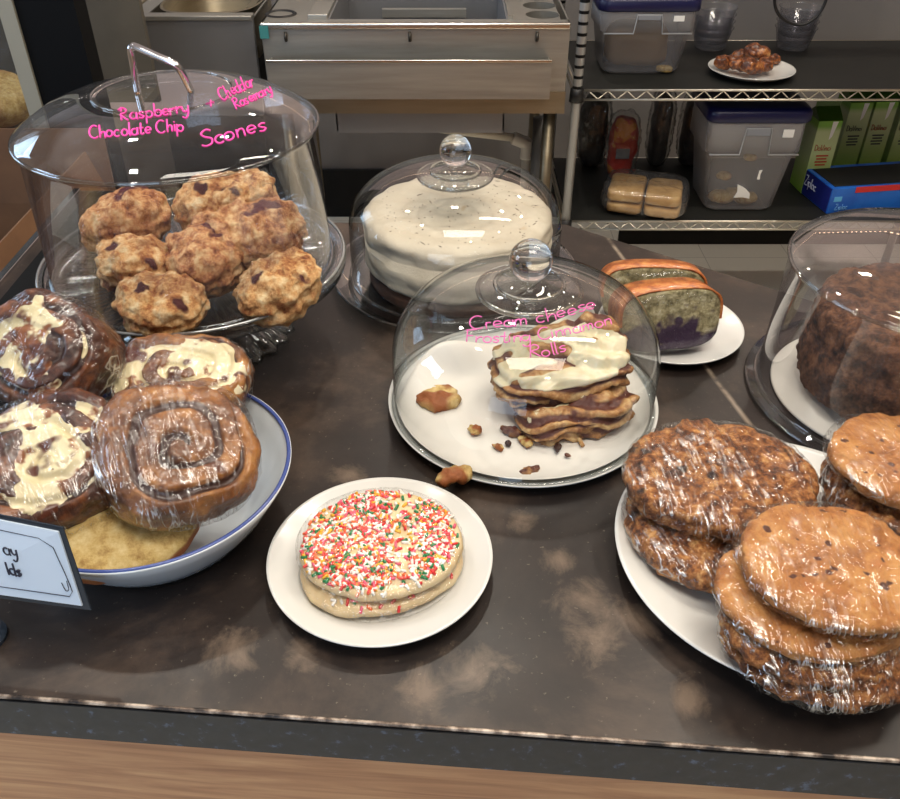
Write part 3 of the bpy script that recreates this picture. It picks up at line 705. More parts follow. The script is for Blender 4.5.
write_on(bv, 'Cheddar', [(222, 101), (240, 92), (255, 86)], 13, g, .0008, seed=4)
write_on(bv, 'Rosemary', [(236, 110), (254, 101), (273, 92)], 11, g, .0008, seed=5)
write_on(bv, 'Scones', [(202, 148), (232, 140), (268, 130)], 16, g, .00095, seed=6)
for i in range(len(g.v)): g.v[i] = g.v[i] - loc
g.out('marker_writing', M['pink'], t, True)['label'] = 'pink handwriting'

M['scone'] = mat('scone_crust', [(.32, S(104, 54, 28)), (.42, S(168, 106, 60)), (.51, S(212, 162, 104)), (.64, S(238, 212, 164))], scale=70, detail=10, nr=.72, rough=.7, bump=1, bscale=150, bd=.004,
                  spots=[(30, .62, .05, S(74, 28, 26)), (14, .58, .14, S(150, 84, 48))], attr=[(.6, 1.2, S(110, 56, 32))])
M['scone2'] = mat('berry_scone_crust', [(.34, S(92, 44, 26)), (.43, S(158, 96, 58)), (.52, S(206, 150, 98)), (.64, S(234, 200, 148))], scale=70, detail=10, nr=.72, rough=.7, bump=1, bscale=150, bd=.004,
                   spots=[(26, .6, .05, S(84, 26, 34)), (14, .62, .12, S(156, 84, 58))], attr=[(.6, 1.2, S(104, 46, 36))])
def scone(label, px, py, z, rx, ry, rz, rot, seed, m='scone'):
    q = W(px, py, H + SZ + z); t = tag(thing('scone', label, 'scone', q, rot), label, 'scone', 'scones on the cake stand')
    o = Vector((seed * 3.7, seed * 2.1, seed))
    def d(p, n):
        v = .008 * fbm(p * 13 + o, 3) + .0024 * (ridged(p * 48 + o) - .5) + .0042 * fbm(p * 85 + o, 5)
        # layers round the side
        v += .0012 * math.sin(p.z * 500 + 6 * noise.noise(p * 18 + o)) * (1 - abs(n.z))
        return v, clamp(.2 - noise.noise(p * 36 + o) * 1.1)
    v, f, at = blob(rx, ry, rz, .72, .85, 150, 80, d); mesh('dough', v, f, M[m], t, attr=at); 
    return t
scone('small golden scone nearest the front of the stand', 165, 304, .021, .041, .032, .022, (R_(6), 0, .1), 31)
scone('golden scone at the right front of the stand', 277, 286, .021, .042, .032, .025, (R_(8), R_(-14), .5), 32)
scone('pale scone with layered sides left of centre, second tier down', 135, 268, .025, .038, .032, .026, (0, R_(4), .2), 33)
scone('berry scone topmost at the left of the pile', 123, 222, .046, .044, .034, .027, (0, R_(-8), .3), 34, 'scone2')
scone('wide berry scone resting in the middle of the pile', 248, 232, .040, .056, .042, .030, (R_(18), R_(6), -.2), 35, 'scone2')
scone('golden scone topmost at the back of the pile', 225, 200, .062, .054, .034, .023, (R_(4), R_(-14), .1), 36, 'scone')
scone('dark red scone deep in the centre of the pile', 205, 262, .026, .038, .038, .030, (R_(10), R_(5), .9), 37, 'scone2')

# ---------------------------------------------------------------- glass domes with knobs
def glass_dome(label, plabel, c, R, hgt, pR, platem, shoulder, knobz, knobr, collar, rough_e=2.3):
    t = thing('cake_dome', label, 'cake dome', c + Vector((0, 0, .0085)))
    prof = [(R + .002, 0), (R + .0025, .003), (R, .005)]
    # straight wall then a rounded shoulder into a shallow top
    zt = hgt
    for k in range(1, 33):
        a = k / 32 * PI / 2
        prof.append((R * math.cos(a) ** (2 / 2.6) if k < 32 else 0, shoulder + (zt - shoulder) * math.sin(a) ** (2 / 2.3)))
    prof = prof[:3] + [(R, shoulder * .5), (R, shoulder)] + prof[3:]
    g = G().lathe(prof, 160); g.out('shell', M['clear'], t, True)
    bv = BVHTree.FromPolygons([p + t.location for p in g.v], g.f)
    G().lathe([(R + .0005 + .0022 * math.cos(k * PI / 4), .0025 + .0022 * math.sin(k * PI / 4)) for k in range(8)], 128, closed=True).out('rim', M['clear2'], t, True)
    # moulded collar
    zc = zt - .006
    kg = G().lathe([(0, zc + .001), (collar - .004, zc - .004), (collar, zc - .003), (collar + .001, zc), (collar - .002, zc + .003), (collar - .007, zc + .003), (collar * .62, zc + .007), (knobr * .62, zc + .012), (knobr * .5, zc + .016), (0, zc + .017)], 96)
    kg.out('collar', M['clear2'], t, True)
    for rr3, zz3 in ((collar, zc), (collar * .66, zc + .006)): G().lathe([(rr3 + .0022 * math.cos(k * PI / 5), zz3 + .0022 * math.sin(k * PI / 5)) for k in range(10)], 96, closed=True).out('collar_ring', M['glass'], t, True)
    kz = knobz - .0085
    G().lathe([(knobr * math.sin(a), kz - knobr * math.cos(a)) for a in [PI * k / 32 for k in range(33)]], 64).out('knob', M['glass'], t, True)['label'] = 'round solid glass knob'
    G().lathe([(knobr * .42, zc + .014), (knobr * .42, kz - knobr * .85), (0, kz - knobr * .85)], 48).out('stem', M['clear'], t, True)
    return t, bv
D1 = Vector((.0705, .665, H))
o = G().lathe([(0, .005), (.09, .005), (.118, .007), (.128, .0125), (.1305, .014), (.130, .012), (.12, .003), (.092, 0), (.088, 0), (.086, .002), (0, .002)], 128).out('plate', M['porcelain'], None, True)
o.location = D1; tag(o, 'white plate lined with crumpled paper under the middle glass dome', 'plate')
D1z = D1 + Vector((0, 0, .0005))
dome1, bv1 = glass_dome('glass cake dome with round knob and pink cinnamon roll writing, in the middle', '', D1z, .1250, .129, .13, None, .052, .160, .0192, .046)
g = G()
write_on(bv1, 'Cream cheese', [(470, 330), (535, 324), (597, 308)], 13, g, .00055, seed=12)
write_on(bv1, 'Frosting Cinnamon', [(466, 342), (535, 341), (614, 324)], 12, g, .00055, seed=13)
write_on(bv1, 'Rolls', [(530, 358), (548, 356), (568, 351)], 12, g, .00055, seed=14)
for i in range(len(g.v)): g.v[i] = g.v[i] - dome1.location
g.out('marker_writing', M['pink2'], dome1, True)['label'] = 'faded pink handwriting'

# crumpled parchment
pts = [W(x, y, H + z) - D1 for x, y, z in ((396, 405, .012), (418, 362, .026), (447, 338, .042), (500, 343, .016), (550, 322, .030), (607, 287, .064), (613, 328, .034), (648, 372, .016), (662, 430, .012), (620, 478, .012), (535, 496, .011), (448, 484, .012), (402, 446, .012))]
g = G(); n_ = 36; ring = []
vv = [Vector((0, 0, .0085))]; ff = []
per = curve([tuple(p) for p in pts] + [tuple(pts[0])], 6)[:-1]; npr = len(per)
rs_ = 22
for k in range(1, rs_ + 1):
    u = k / rs_
    for q in per:
        x, y = q.x * u, q.y * u; r = math.hypot(x, y); lim = .1225
        if r > lim: x *= lim / r; y *= lim / r
        z = .0085 + max(0, q.z - .0085) * sstep(.62, 1.05, u) * .9 + .0016 * abs(noise.noise(Vector((x * 35, y * 35, 2)))) * sstep(.2, 1, u)
        z += .002 * max(0, fbm(Vector((x * 14, y * 14, 7)), 2))
        vv.append(Vector((x, y, max(.0072 + (max(0, math.hypot(x, y) - .088) * .22), z))))
for j in range(npr): ff.append((0, 1 + j, 1 + (j + 1) % npr))
for k in range(rs_ - 1):
    for j in range(npr):
        a_ = 1 + k * npr + j; b_ = 1 + k * npr + (j + 1) % npr; ff.append((a_, b_, b_ + npr, a_ + npr))
mp_ = mat('parchment_paper', [(.3, S(218, 214, 206)), (.7, S(226, 222, 214))], scale=6, rough=.6)
o = mesh('parchment_paper', vv, ff, mp_); o.location = D1
sm = o.modifiers.new('thickness', 'SOLIDIFY'); sm.thickness = .0003; sm.offset = 1
tag(o, 'crumpled white parchment sheet under the cinnamon rolls in the middle dome', 'paper')

# the cinnamon rolls left in the dome (two pieces stacked)
M['rolldough'] = mat('layered_roll_dough', [(.34, S(110, 62, 34)), (.5, S(172, 124, 74)), (.66, S(216, 184, 130))], scale=70, detail=9, nr=.7, rough=.5, bump=.9, bscale=100, bd=.0015,
                     attr=[(.35, .7, S(84, 42, 32))], spots=[(26, .58, .06, S(92, 50, 36))])
def layered(seed, rx, ry, rz):
    o = Vector((seed, seed * 2.2, 1.))
    def d(p, n):
        w = math.sin((p.z + .5 * p.y + .2 * p.x) * 480 + 7 * noise.noise(p * 20 + o))
        return .006 * fbm(p * 26 + o) + .0026 * w + .003 * fbm(p * 90 + o), clamp(.45 - .55 * w + .5 * noise.noise(p * 34 + o))
    return d
def froll(label, loc, rot, rx, ry, rz, seed, frost):
    t = thing('cinnamon_roll', label, 'cinnamon roll', loc, rot, 'cinnamon rolls under the middle dome'); dp = layered(seed, rx, ry, rz)
    v, f, at = blob(rx, ry, rz, .5, .55, 170, 90, dp); mesh('dough', v, f, M['rolldough'], t, attr=at)
    o = Vector((seed * 3.3, seed, 4.))
    def fd(p, n):
        b = dp(p, n)[0]; k = 1.25 * noise.noise(Vector((p.x * 16 + p.y * 12, p.y * 75, p.z * 60)) + o) + .5 * noise.noise(p * 70 + o) + (n.z - .5) * .7
        return b * .8 + .0045 * sstep(0, .3, k + (frost - .5) * 1.4) - .0036, 0
    v, f, _ = blob(rx, ry, rz, .5, .55, 170, 90, fd); mesh('frosting', v, f, M['frost'], t)
    return t
froll('crusty lower cinnamon roll resting on the parchment under the dome', on(576, 406, .025), (R_(6), R_(-8), .3), .054, .034, .016, 41, .10)
froll('frosted cinnamon roll on top of the other, under the middle dome', on(560, 364, .052), (R_(20), R_(-5), .16), .064, .040, .020, 42, .56)
t = tag(G().tube(curve([on(566, 405, .026), on(572, 425, .016), on(583, 446, .0115)]), [.0035] * 4 + [.003] * 8 + [.002] * 5, 8).out('pastry_strip', M['rolldough'], None, True), 'thin brown strip of pastry hanging from the lower roll', 'crumb')
def crumb(label, px, py, rx, ry, rz, seed, m='crumbdough', z=.0125, outside=False):
    q = W(px, py, H + z); o = Vector((seed, 3 * seed, 0))
    v, f, at = blob(rx, ry, rz, 1, .9, 50, 26, lambda p, n: (.35 * rx * fbm(p * (.6 / rx) + o, 4) + .12 * rx * fbm(p * (2.5 / rx) + o, 3), clamp(.5 + noise.noise(p * (1.2 / rx) + o) * 1.4)))
    ob = mesh('crumb', v, f, M[m], None, attr=at); ob.location = q; ob.rotation_euler.z = seed
    return tag(ob, label, 'crumb', 'crumbs of cinnamon roll')
crumb('large flat pale piece of roll on the left of the parchment', 438, 396, .021, .019, .005, 51)
crumb('small pale crumb in front of the large flat piece', 474, 430, .008, .006, .003, 52)
crumb('long brown-edged crumb in the middle of the parchment', 512, 431, .012, .005, .003, 53, 'rolldough')
crumb('thin pale crumb right of the long brown one', 526, 441, .005, .009, .002, 54)
crumb('tiny dark crumb between pale ones', 508, 443, .0035, .003, .0025, 55, 'chip')
crumb('pale crumb left of the tiny dark one', 497, 446, .006, .003, .002, 56)
crumb('reddish crumb near the front edge of the parchment', 531, 470, .010, .006, .003, 57, 'rolldough')
crumb('dark flat crumb right of the middle', 557, 448, .007, .0025, .002, 58, 'chip')
crumb('tiny crumb right of the dark flat one', 568, 455, .003, .002, .0015, 59, 'rolldough')
crumb('lump of toasted crumbs lying outside the dome at plate edge', 452, 476, .015, .009, .006, 60, 'crumbdough', z=.016)

# the back dome and its white cake
D2 = Vector((.006, .928, H))
o = G().lathe([(0, .005), (.1, .005), (.130, .006), (.145, .012), (.149, .014), (.149, .011), (.137, .003), (.10, 0), (.096, 0), (.094, .002), (0, .002)], 128).out('plate', M['clear2'], None, True)
o.location = D2; tag(o, 'clear glass plate under the frosted white cake', 'plate')
dome2, bv2 = glass_dome('glass cake dome with round knob over the white frosted cake', '', D2 + Vector((0, 0, .0005)), .1255, .128, .14, None, .058, .159, .0180, .042)
t = thing('layer_cake', 'round white frosted cake with brown specks under the rear glass dome', 'cake', D2 + Vector((0.004, -.002, .006)))
M['icing'] = mat('white_icing', [(.3, S(184, 172, 152)), (.7, S(202, 192, 172))], scale=20, rough=.5, bump=.5, bscale=50, bd=.003, spots=[(26, .66, .1, S(176, 150, 118))])
M['cakebrown'] = mat('brown_cake_base', [(.3, S(50, 30, 22)), (.7, S(90, 58, 40))], scale=60, rough=.7, bump=.6)
def iced(p, n):
    th = math.atan2(p.y, p.x)
    sw = .0045 * noise.noise(Vector((math.cos(th) * 3, math.sin(th) * 3, p.z * 90))) * (1 - abs(n.z))
    top = .0034 * noise.noise(Vector((p.x * 16 + p.y * 10, p.y * 50, 4))) * max(0, n.z) + .003 * noise.noise(p * 12)
    return sw + top + .0012 * fbm(p * 60, 3), 0
v, f, _ = blob(.111, .111, .0355, .22, 1, 200, 110, iced)
for q in v: q.z += .050
cv = v; o = mesh('icing', v, f, M['icing'], t)
G().lathe([(0, 0), (.106, 0), (.108, .004), (.107, .016), (0, .016)], 96).out('cake_layer', M['cakebrown'], t, True)['label'] = 'dark cake at the foot'
bvc = BVHTree.FromPolygons(cv, f); g = G(); rs = random.Random(3)
for k in range(170):
    a = rs.uniform(0, 2 * PI); rr = .1 * math.sqrt(rs.random()); h_ = bvc.ray_cast(Vector((rr * math.cos(a), rr * math.sin(a), .2)), Vector((0, 0, -1)))
    if h_[0]:
        dvec = Vector((rs.gauss(0, 1), rs.gauss(0, 1), 0)).normalized() * rs.uniform(.0004, .0014 if k > 14 else .006)
        g.tube([h_[0] - dvec, h_[0], h_[0] + dvec], [.0003, .0005, .0003], 5)
o = g.out('brown_specks', M['chip'], t, True); o['kind'] = 'stuff'

# ---------------------------------------------------------------- right dome with chocolate cake
D3 = Vector((.442, .686, H))
t = thing('cake_dome', 'tapered clear plastic dome over the chocolate cake at right', 'cake dome', D3)
LZ3 = .140
outer = [(.139, .0), (.1405, .003), (.1395, .006), (.131, .006), (.1295, .012), (.1275, .07), (.1265, LZ3 - .006), (.1285, LZ3 - .002), (.1285, LZ3 + .001), (.126, LZ3 + .004), (.11, LZ3 + .008), (.06, LZ3 + .013), (.0, LZ3 + .015)]
G().lathe(outer, 160).out('shell', M['acrylic'], t, True)
for r, z in ((.128, LZ3), (.1395, .003), (.1315, .007)):
    G().lathe([(r + .0018 * math.cos(k * PI / 4), z + .0018 * math.sin(k * PI / 4)) for k in range(8)], 128, closed=True).out('rim', M['clear2'], t, True)
G().lathe([(.0, LZ3 + .028), (.014, LZ3 + .028), (.018, LZ3 + .024), (.013, LZ3 + .018), (.012, LZ3 + .014)], 48).out('knob', M['acrylic'], t, True)
o = G().lathe([(0, .0), (.114, 0), (.1155, .0015), (.114, .003), (0, .003)], 96).out('cake_board', mat('white_card_board', S(222, 218, 206), rough=.5), None, True)
o.location = D3 + Vector((0, 0, .0005)); tag(o, 'round white cake board under the chocolate cake', 'cake board')
t = thing('chocolate_cake', 'tall crumbly brown chocolate cake under the right-hand dome', 'cake', D3 + Vector((.006, 0, .0045)))
mk = mat('chocolate_crumb', [(.34, S(34, 19, 12)), (.45, S(82, 50, 32)), (.54, S(116, 76, 50)), (.66, S(146, 102, 70))], scale=90, detail=10, nr=.74, rough=.85, bump=1, bscale=150, bd=.006, spots=[(40, .64, .06, S(36, 20, 16))])
def cc(p, n): return .0035 * fbm(p * 26, 4) + .003 * (ridged(p * 60) - .5) + .0016 * fbm(p * 170, 3) - .003 * sstep(.3, .9, 1 - abs(n.z)) * abs(noise.noise(p * 14)), 0
v, f, _ = blob(.099, .099, .048, .28, 1, 240, 130, cc)
for q in v: q.z += .050
mesh('sponge', v, f, mk, t)

# ---------------------------------------------------------------- blueberry loaf slices on the small plate behind
P4 = Vector((.243, .800, H))
plate('plate', 'small white plate holding two slices of blueberry loaf', P4, .079, .013, .6)
M['loaf'] = mat('blueberry_crumb', [(.36, S(108, 98, 66)), (.5, S(172, 158, 116)), (.62, S(208, 196, 158))], scale=110, detail=9, nr=.72, rough=.8, bump=1, bscale=150, bd=.004,
                attr=[(.35, .75, S(58, 34, 62))], spots=[(30, .62, .05, S(70, 52, 70))])
M['crust'] = mat('orange_brown_crust', [(.34, S(116, 54, 20)), (.5, S(176, 98, 42)), (.66, S(212, 150, 84))], scale=60, detail=9, nr=.7, rough=.45, coat=.3, bump=.5, bscale=80)
def slice_(label, loc, rot, w, hh, th, seed):
    t = thing('loaf_slice', label, 'bread', loc, rot, 'wrapped blueberry loaf slices')
    o = Vector((seed * 2.2, seed, 0)); 
    def prof(k, grow=0):
        a = 2 * PI * k / 72; x = w / 2 * pw(math.cos(a), .45); z = hh / 2 * pw(math.sin(a), .55)
        if z > 0: z *= 1.12 + .10 * math.cos(x / w * PI)
        s = 1 + grow; return x * (1 + .06 * z / hh) * s, z * s
    def build(grow, ty, name, m):
        vv = []; ff = []; at = []; n = 72; ys = [-ty / 2 + ty * i / 8 for i in range(9)]
        rings = [(s, ys[0]) for s in [i / 12 for i in range(1, 12)]] + [(1, y) for y in ys] + [(s, ys[-1]) for s in [i / 12 for i in range(11, 0, -1)]]
        for s, y in rings:
            for k in range(n):
                x, z = prof(k, grow); p = Vector((x * s, y, z * s)); q = p * 45 + o
                e = .0016 * fbm(q, 3); p = p + Vector((e, (.0018 * fbm(q * 1.5, 3)) * (1 if abs(y) > ty * .49 else 0), e * .6))
                vv.append(p); at.append(clamp(.5 - z * s / hh * 2.4 + noise.noise(p * 50 + o) * .9 - .35 + (.3 if noise.noise(p * 28 + o) > .35 else 0)))
        for r in range(len(rings) - 1):
            for k in range(n): ff.append((r * n + k, r * n + (k + 1) % n, (r + 1) * n + (k + 1) % n, (r + 1) * n + k))
        ff.append(tuple(range(n))[::-1]); ff.append(tuple((len(rings) - 1) * n + k for k in range(n)))
        return mesh(name, vv, ff, m, t, attr=at)
    build(0, th, 'crumb', M['loaf'])
    vv = []; ff = []; rng = range(0, 37)
    for y in (-th / 2 - .0004, th / 2 + .0004):
        for gr_ in (.0, .045):
            for k in rng: x, z = prof(k, gr_); z2 = z; vv.append(Vector((x, y, z2 + .0006 * fbm(Vector((x, y, z)) * 90, 2))))
    n = len(rng)
    for k in range(n - 1):
        ff += [(k, n + k, n + k + 1, k + 1), (2 * n + k, 2 * n + k + 1, 3 * n + k + 1, 3 * n + k), (n + k, 3 * n + k, 3 * n + k + 1, n + k + 1), (k, k + 1, 2 * n + k + 1, 2 * n + k)]
    mesh('crust', vv, ff, M['crust'], t)
    v, f, _ = blob(w / 2 * 1.05, th / 2 * 1.15, hh / 2 * 1.16, .55, .5, 110, 60, wrap_disp(seed, .001, .0015)); mesh('plastic_wrap', v, f, M['wrap2'], t)
    return t
slice_('blueberry loaf slice facing forward with purple base, nearer of two', (.226, .768, H + .0395), (R_(-12), 0, R_(10)), .106, .059, .036, 71)
slice_('blueberry loaf slice behind, only its orange crust top showing', (.222, .820, H + .0385), (R_(-12), 0, R_(-2)), .108, .055, .030, 72)

# ---------------------------------------------------------------- display case at far left
t = thing('display_case', 'glass display case with black post and cream rails at far left', 'display case', (0, 0, 0))
cx = -.655; cy = 1.5
G().box(cx - .048, cx + .048, cy - .02, cy + .03, 0, 1.6).out('post', M['black_deep'], t)['label'] = 'black corner post'
G().box(cx - .075, cx - .049, cy - .025, cy + .02, .88, 1.6).out('frame', mat('pale_metal_frame', S(150, 146, 132), rough=.4), t)
G().box(-1.6, cx - .02, cy - .05, cy - .028, .80, .84).out('rail', mat('cream_rail', S(190, 176, 140), rough=.5), t)
G().box(-1.6, cx - .02, cy - .05, cy - .028, .865, .878).out('rail', mat('cream_rail_thin', S(170, 164, 140), rough=.5), t)
G().box(-1.6, cx - .05, cy - .02, 2.1, .78, .80).out('shelf', mat('case_shelf', S(96, 86, 66), rough=.5), t)
G().box(-1.6, cx - .05, cy - .02, 2.1, 0, .78).out('base', mat('case_base', S(48, 40, 32), rough=.6), t)
G().box(-1.6, cx - .05, cy - .006, cy, .88, 1.6).out('pane', thin_glass('case_glass', tint=(.8, .82, .82), haze=.05, smudge=5), t)
G().box(-1.6, cx - .05, 2.08, 2.1, .80, 1.6).out('back_panel', mat('case_back', [(.3, S(66, 62, 56)), (.7, S(92, 86, 76))], scale=3, rough=.6), t)
o = G().lathe([(0, 0), (.13, 0), (.20, .02), (.205, .03), (.19, .024), (.12, .006), (0, .006)], 64).out('serving_dish', mat('tan_dish', S(150, 134, 104), rough=.4), None, True)
o.location = (-.98, 1.78, .80); tag(o, 'wide tan dish inside the display case', 'dish')
v, f, at = blob(.12, .10, .05, .9, .95, 90, 50, lambda p, n: (.01 * fbm(p * 14, 4), .5 + noise.noise(p * 15) * .5)); o = mesh('bread_loaf', v, f, M['crumbdough'], None, attr=at)
o.location = (-.98, 1.78, .865); tag(o, 'rounded loaf on the dish inside the display case', 'bread')
# brown paper / cardboard box beside the counter's left edge
t = thing('cardboard_box', 'plain brown cardboard box standing left of the counter', 'box', (-.87, 1.20, 0))
mc = mat('cardboard', [(.3, S(84, 56, 34)), (.7, S(112, 78, 50))], scale=7, rough=.7, bump=.1)
g = G()
for b in ((-.28, .28, -.22, -.216), (-.28, .28, .216, .22), (-.28, -.276, -.216, .216), (.276, .28, -.216, .216)): g.box(*b, .4, .80)
g.box(-.28, .28, -.22, .22, .4, .404); g.out('body', mc, t)
Mf = Matrix.Translation((0, .216, .80)) @ Matrix.Rotation(R_(-4), 4, 'X'); G().box(-.28, .28, 0, .004, 0, .13, M=Mf).out('flap', mc, t)
Mf = Matrix.Translation((.276, 0, .80)) @ Matrix.Rotation(R_(-18), 4, 'Y'); G().box(0, .004, -.21, .21, 0, .1, M=Mf).out('flap', mc, t)
o = G().box(-1.16, -.58, .96, 1.43, 0, .399).out('crate', M['black_matte']); tag(o, 'black crate under the cardboard box', 'crate')

# ---------------------------------------------------------------- stainless drinks station at the back
YS = 2.2; ZT = W(400, 24, y=YS).z; zb = W(400, 113, y=YS).z
xl = W(260, 24, y=YS).x; xr = W(571, 24, y=YS).x
t = thing('ice_bin_station', 'stainless steel ice bin station with speed rail along its front', 'sink unit', (0, 0, 0))
G().box(xl, xr, YS, YS + .02, zb, ZT, .003).out('front_panel', M['steel'], t)
G().box(xl, xr, YS - .004, YS, zb, zb + .055, 0).out('lower_band', M['steel_warm'], t)
G().box(xl, xr, YS - .006, YS + .012, ZT - .012, ZT + .003, .004).out('top_lip', mat('bright_lip', S(215, 208, 196), rough=.25, metal=1), t)
G().box(xr - .004, xr, YS + .02, 2.72, zb, ZT, 0).out('side_panel', M['steel'], t)
G().box(xl, xl + .004, YS + .02, 2.72, zb, ZT, 0).out('side_panel', M['steel'], t)
# speed rail : folded trough in front
rl, rr_ = W(266, 60, y=YS - .07).x, W(552, 60, y=YS - .07).x; rz1 = W(400, 61, y=YS - .07).z; rz0 = W(400, 99, y=YS - .07).z
g = G(); g.box(rl, rr_, YS - .072, YS - .069, rz0, rz1); g.box(rl, rr_, YS - .069, YS - .002, rz0, rz0 + .003); g.box(rl, rl + .003, YS - .069, YS - .002, rz0 + .003, rz1 - .01); g.box(rr_ - .003, rr_, YS - .069, YS - .002, rz0 + .003, rz1 - .01)
g.out('speed_rail', M['steel'], t)
G().box(rl, rr_, YS - .075, YS - .067, rz1 - .003, rz1 + .003, .001).out('rail_lip', mat('bright_lip_two', S(205, 200, 188), rough=.25, metal=1), t)
for px in (286, 410, 537):
    q = W(px, 37, y=YS); g = G()
    g.tube([(q.x, YS - .002, q.z + .012), (q.x, YS - .008, q.z), (q.x, YS - .003, q.z - .008)], .004, 8); g.out('keyhole_hook', mat('dark_hook', S(70, 66, 60), metal=.6, rough=.4), t, True)
# top deck with bin opening and bottle holes
bx0, bx1 = W(330, 15, z=ZT).x, W(507, 15, z=ZT).x
g = G(); g.box(xl, xr, YS + .012, YS + .045, ZT - .004, ZT); g.box(xl, bx0 - .05, YS + .045, 2.7, ZT - .004, ZT); g.out('deck', M['steel'], t)
g = G()
g.box(bx0, bx0 + .004, YS + .045, 2.7, ZT - .28, ZT + .001); g.box(bx1 - .004, bx1, YS + .045, 2.7, ZT - .28, ZT + .001)
g.box(bx0, bx1, YS + .045, YS + .049, ZT - .28, ZT); g.box(bx0, bx1, 2.69, 2.7, ZT - .28, ZT + .1); g.box(bx0, bx1, YS + .045, 2.7, ZT - .284, ZT - .28)
g.out('ice_bin', M['steel_matte'], t)
g = G(); g.box(bx0 + .12, bx1 - .1, 2.45, 2.46, ZT - .27, ZT - .02); g.box(bx0 + .12, bx1 - .1, 2.44, 2.45, ZT - .04, ZT - .02); g.out('divider', M['steel'], t)
for (a_, b_) in ((bx0 - .05, bx0), ):
    G().box(a_, b_, YS + .045, 2.7, ZT - .004, ZT + .012, .003).out('side_rail', M['steel'], t)
# perforated insert with holes on the right (ring plates, open wells)
hx = W(541, 10, z=ZT).x
def holed(name, x0, x1, y0, y1, cs, r, m):
    """plate with round openings, built as strips around each hole"""
    v = []; f = []; g = G(); ys = [y0] + [(cs[i][1] + cs[i + 1][1]) / 2 for i in range(len(cs) - 1)] + [y1]
    for (cx_, cy_), ya, yb in zip(cs, ys[:-1], ys[1:]):
        n = 32; ring = [(cx_ + r * math.cos(2 * PI * k / n), cy_ + r * math.sin(2 * PI * k / n)) for k in range(n)]
        out = []
        for k in range(n):
            c, s = math.cos(2 * PI * k / n), math.sin(2 * PI * k / n)
            tx = ((x1 - cx_) if c > 0 else (cx_ - x0)) / abs(c) if abs(c) > 1e-6 else 1e9; ty_ = ((yb - cy_) if s > 0 else (cy_ - ya)) / abs(s) if abs(s) > 1e-6 else 1e9
            q = min(tx, ty_); out.append((cx_ + c * q, cy_ + s * q))
        vv = [(x, y, 0) for x, y in ring] + [(x, y, 0) for x, y in out] + [(x, y, -.05) for x, y in ring]
        g.add(vv, [(k, n + k, n + (k + 1) % n, (k + 1) % n) for k in range(n)] + [(k, (k + 1) % n, 2 * n + (k + 1) % n, 2 * n + k) for k in range(n)])
        # corners
        for xx, yy in ((x0, ya), (x1, ya), (x1, yb), (x0, yb)):
            k = min(range(n), key=lambda k: (out[k][0] - xx) ** 2 + (out[k][1] - yy) ** 2)
            g.add([(out[(k - 1) % n][0], out[(k - 1) % n][1], 0), (xx, yy, 0), (out[(k + 1) % n][0], out[(k + 1) % n][1], 0), (out[k][0], out[k][1], 0)], [(0, 1, 2, 3)])
    return g.out(name, m, t, False)
o = holed('bottle_well_plate', bx1 + .012, xr - .02, YS + .046, 2.6, [(hx, YS + .095), (hx, YS + .195), (hx, YS + .295)], .043, M['steel']); o.location.z = ZT
G().box(bx1, bx1 + .012, YS + .045, 2.7, ZT - .004, ZT + .01).out('side_rail', M['steel'], t)
o = G().box(bx1 + .012, xr - .02, YS + .05, 2.6, ZT - .09, ZT - .085).out('well_floor', M['black_matte'], t)
hx2 = W(285, 8, z=ZT).x
o = G().lathe([(.04, ZT + .001), (.036, ZT + .004), (.03, ZT + .002), (.028, ZT - .02), (0, ZT - .02)], 40).out('drain_well', M['black'], t, True); o.location = (hx2, YS + .1, 0)
o = G().box(W(259, 26, y=YS - .005).x, W(268, 26, y=YS - .005).x, YS - .007, YS - .0065, W(262, 38, y=YS).z, W(262, 25, y=YS).z).out('sticker', mat('teal_sticker', S(60, 132, 132), rough=.5), t); o['label'] = 'small teal sticker'

g = G()
for lx in (xl + .03, xr - .03): 
    for ly in (YS + .05, 2.68): g.tube([(lx, ly, 0), (lx, ly, zb)], .016, 16)
for i, (lx, ly) in enumerate(((xl + .03, YS + .06), (xr - .03, YS + .06), (xl + .03, 2.66), (xr - .03, 2.66))):
    G().tube([(lx, ly, 0), (lx, ly, ZT - .02 if i > 3 else zb + .02)], .016, 16).out('leg', M['steel_warm'], t, True)
G().box(W(350, 118, y=2.6).x, W(487, 118, y=2.6).x, 2.55, 2.6, W(350, 126, y=2.6).z, zb + .05).out('under_bracket', mat('dark_bracket', S(70, 72, 72), rough=.5, metal=.4), t)
# white drain pipe
t = thing('drain_pipe', 'white plastic drain pipe with elbow below the steel station', 'pipe', (0, 0, 0))
mpv = mat('white_pvc', S(228, 222, 206), rough=.4)
q0, q1 = W(425, 127, y=2.5), W(516, 138, y=2.5); q2 = W(527, 142, y=2.5); q3 = W(527, 168, y=2.5); q3.x = q2.x
G().tube([q0, q1], .012, 16).out('pipe', mpv, t, True); G().tube([(q2.x, 2.5, q2.z - .02), (q2.x, 2.5, .05)], .014, 16).out('pipe', mpv, t, True)
g = G().tube(curve([q1 + (q0 - q1).normalized() * .01, q2 + Vector((-.012, 0, 0)), q2 + Vector((0, 0, -.008)), q2 + Vector((0, 0, -.05))], 6), .019, 18); g.out('elbow', mat('white_pvc_elbow', S(222, 218, 208), rough=.35), t, True)
o = G().tube([W(541, 118, y=2.45), Vector((W(541, 118, y=2.45).x, 2.45, .0))], .022, 16).out('standpipe', mat('grey_pipe', S(110, 108, 104), rough=.5), None, True); tag(o, 'grey vertical pipe at the right end of the steel station', 'pipe')

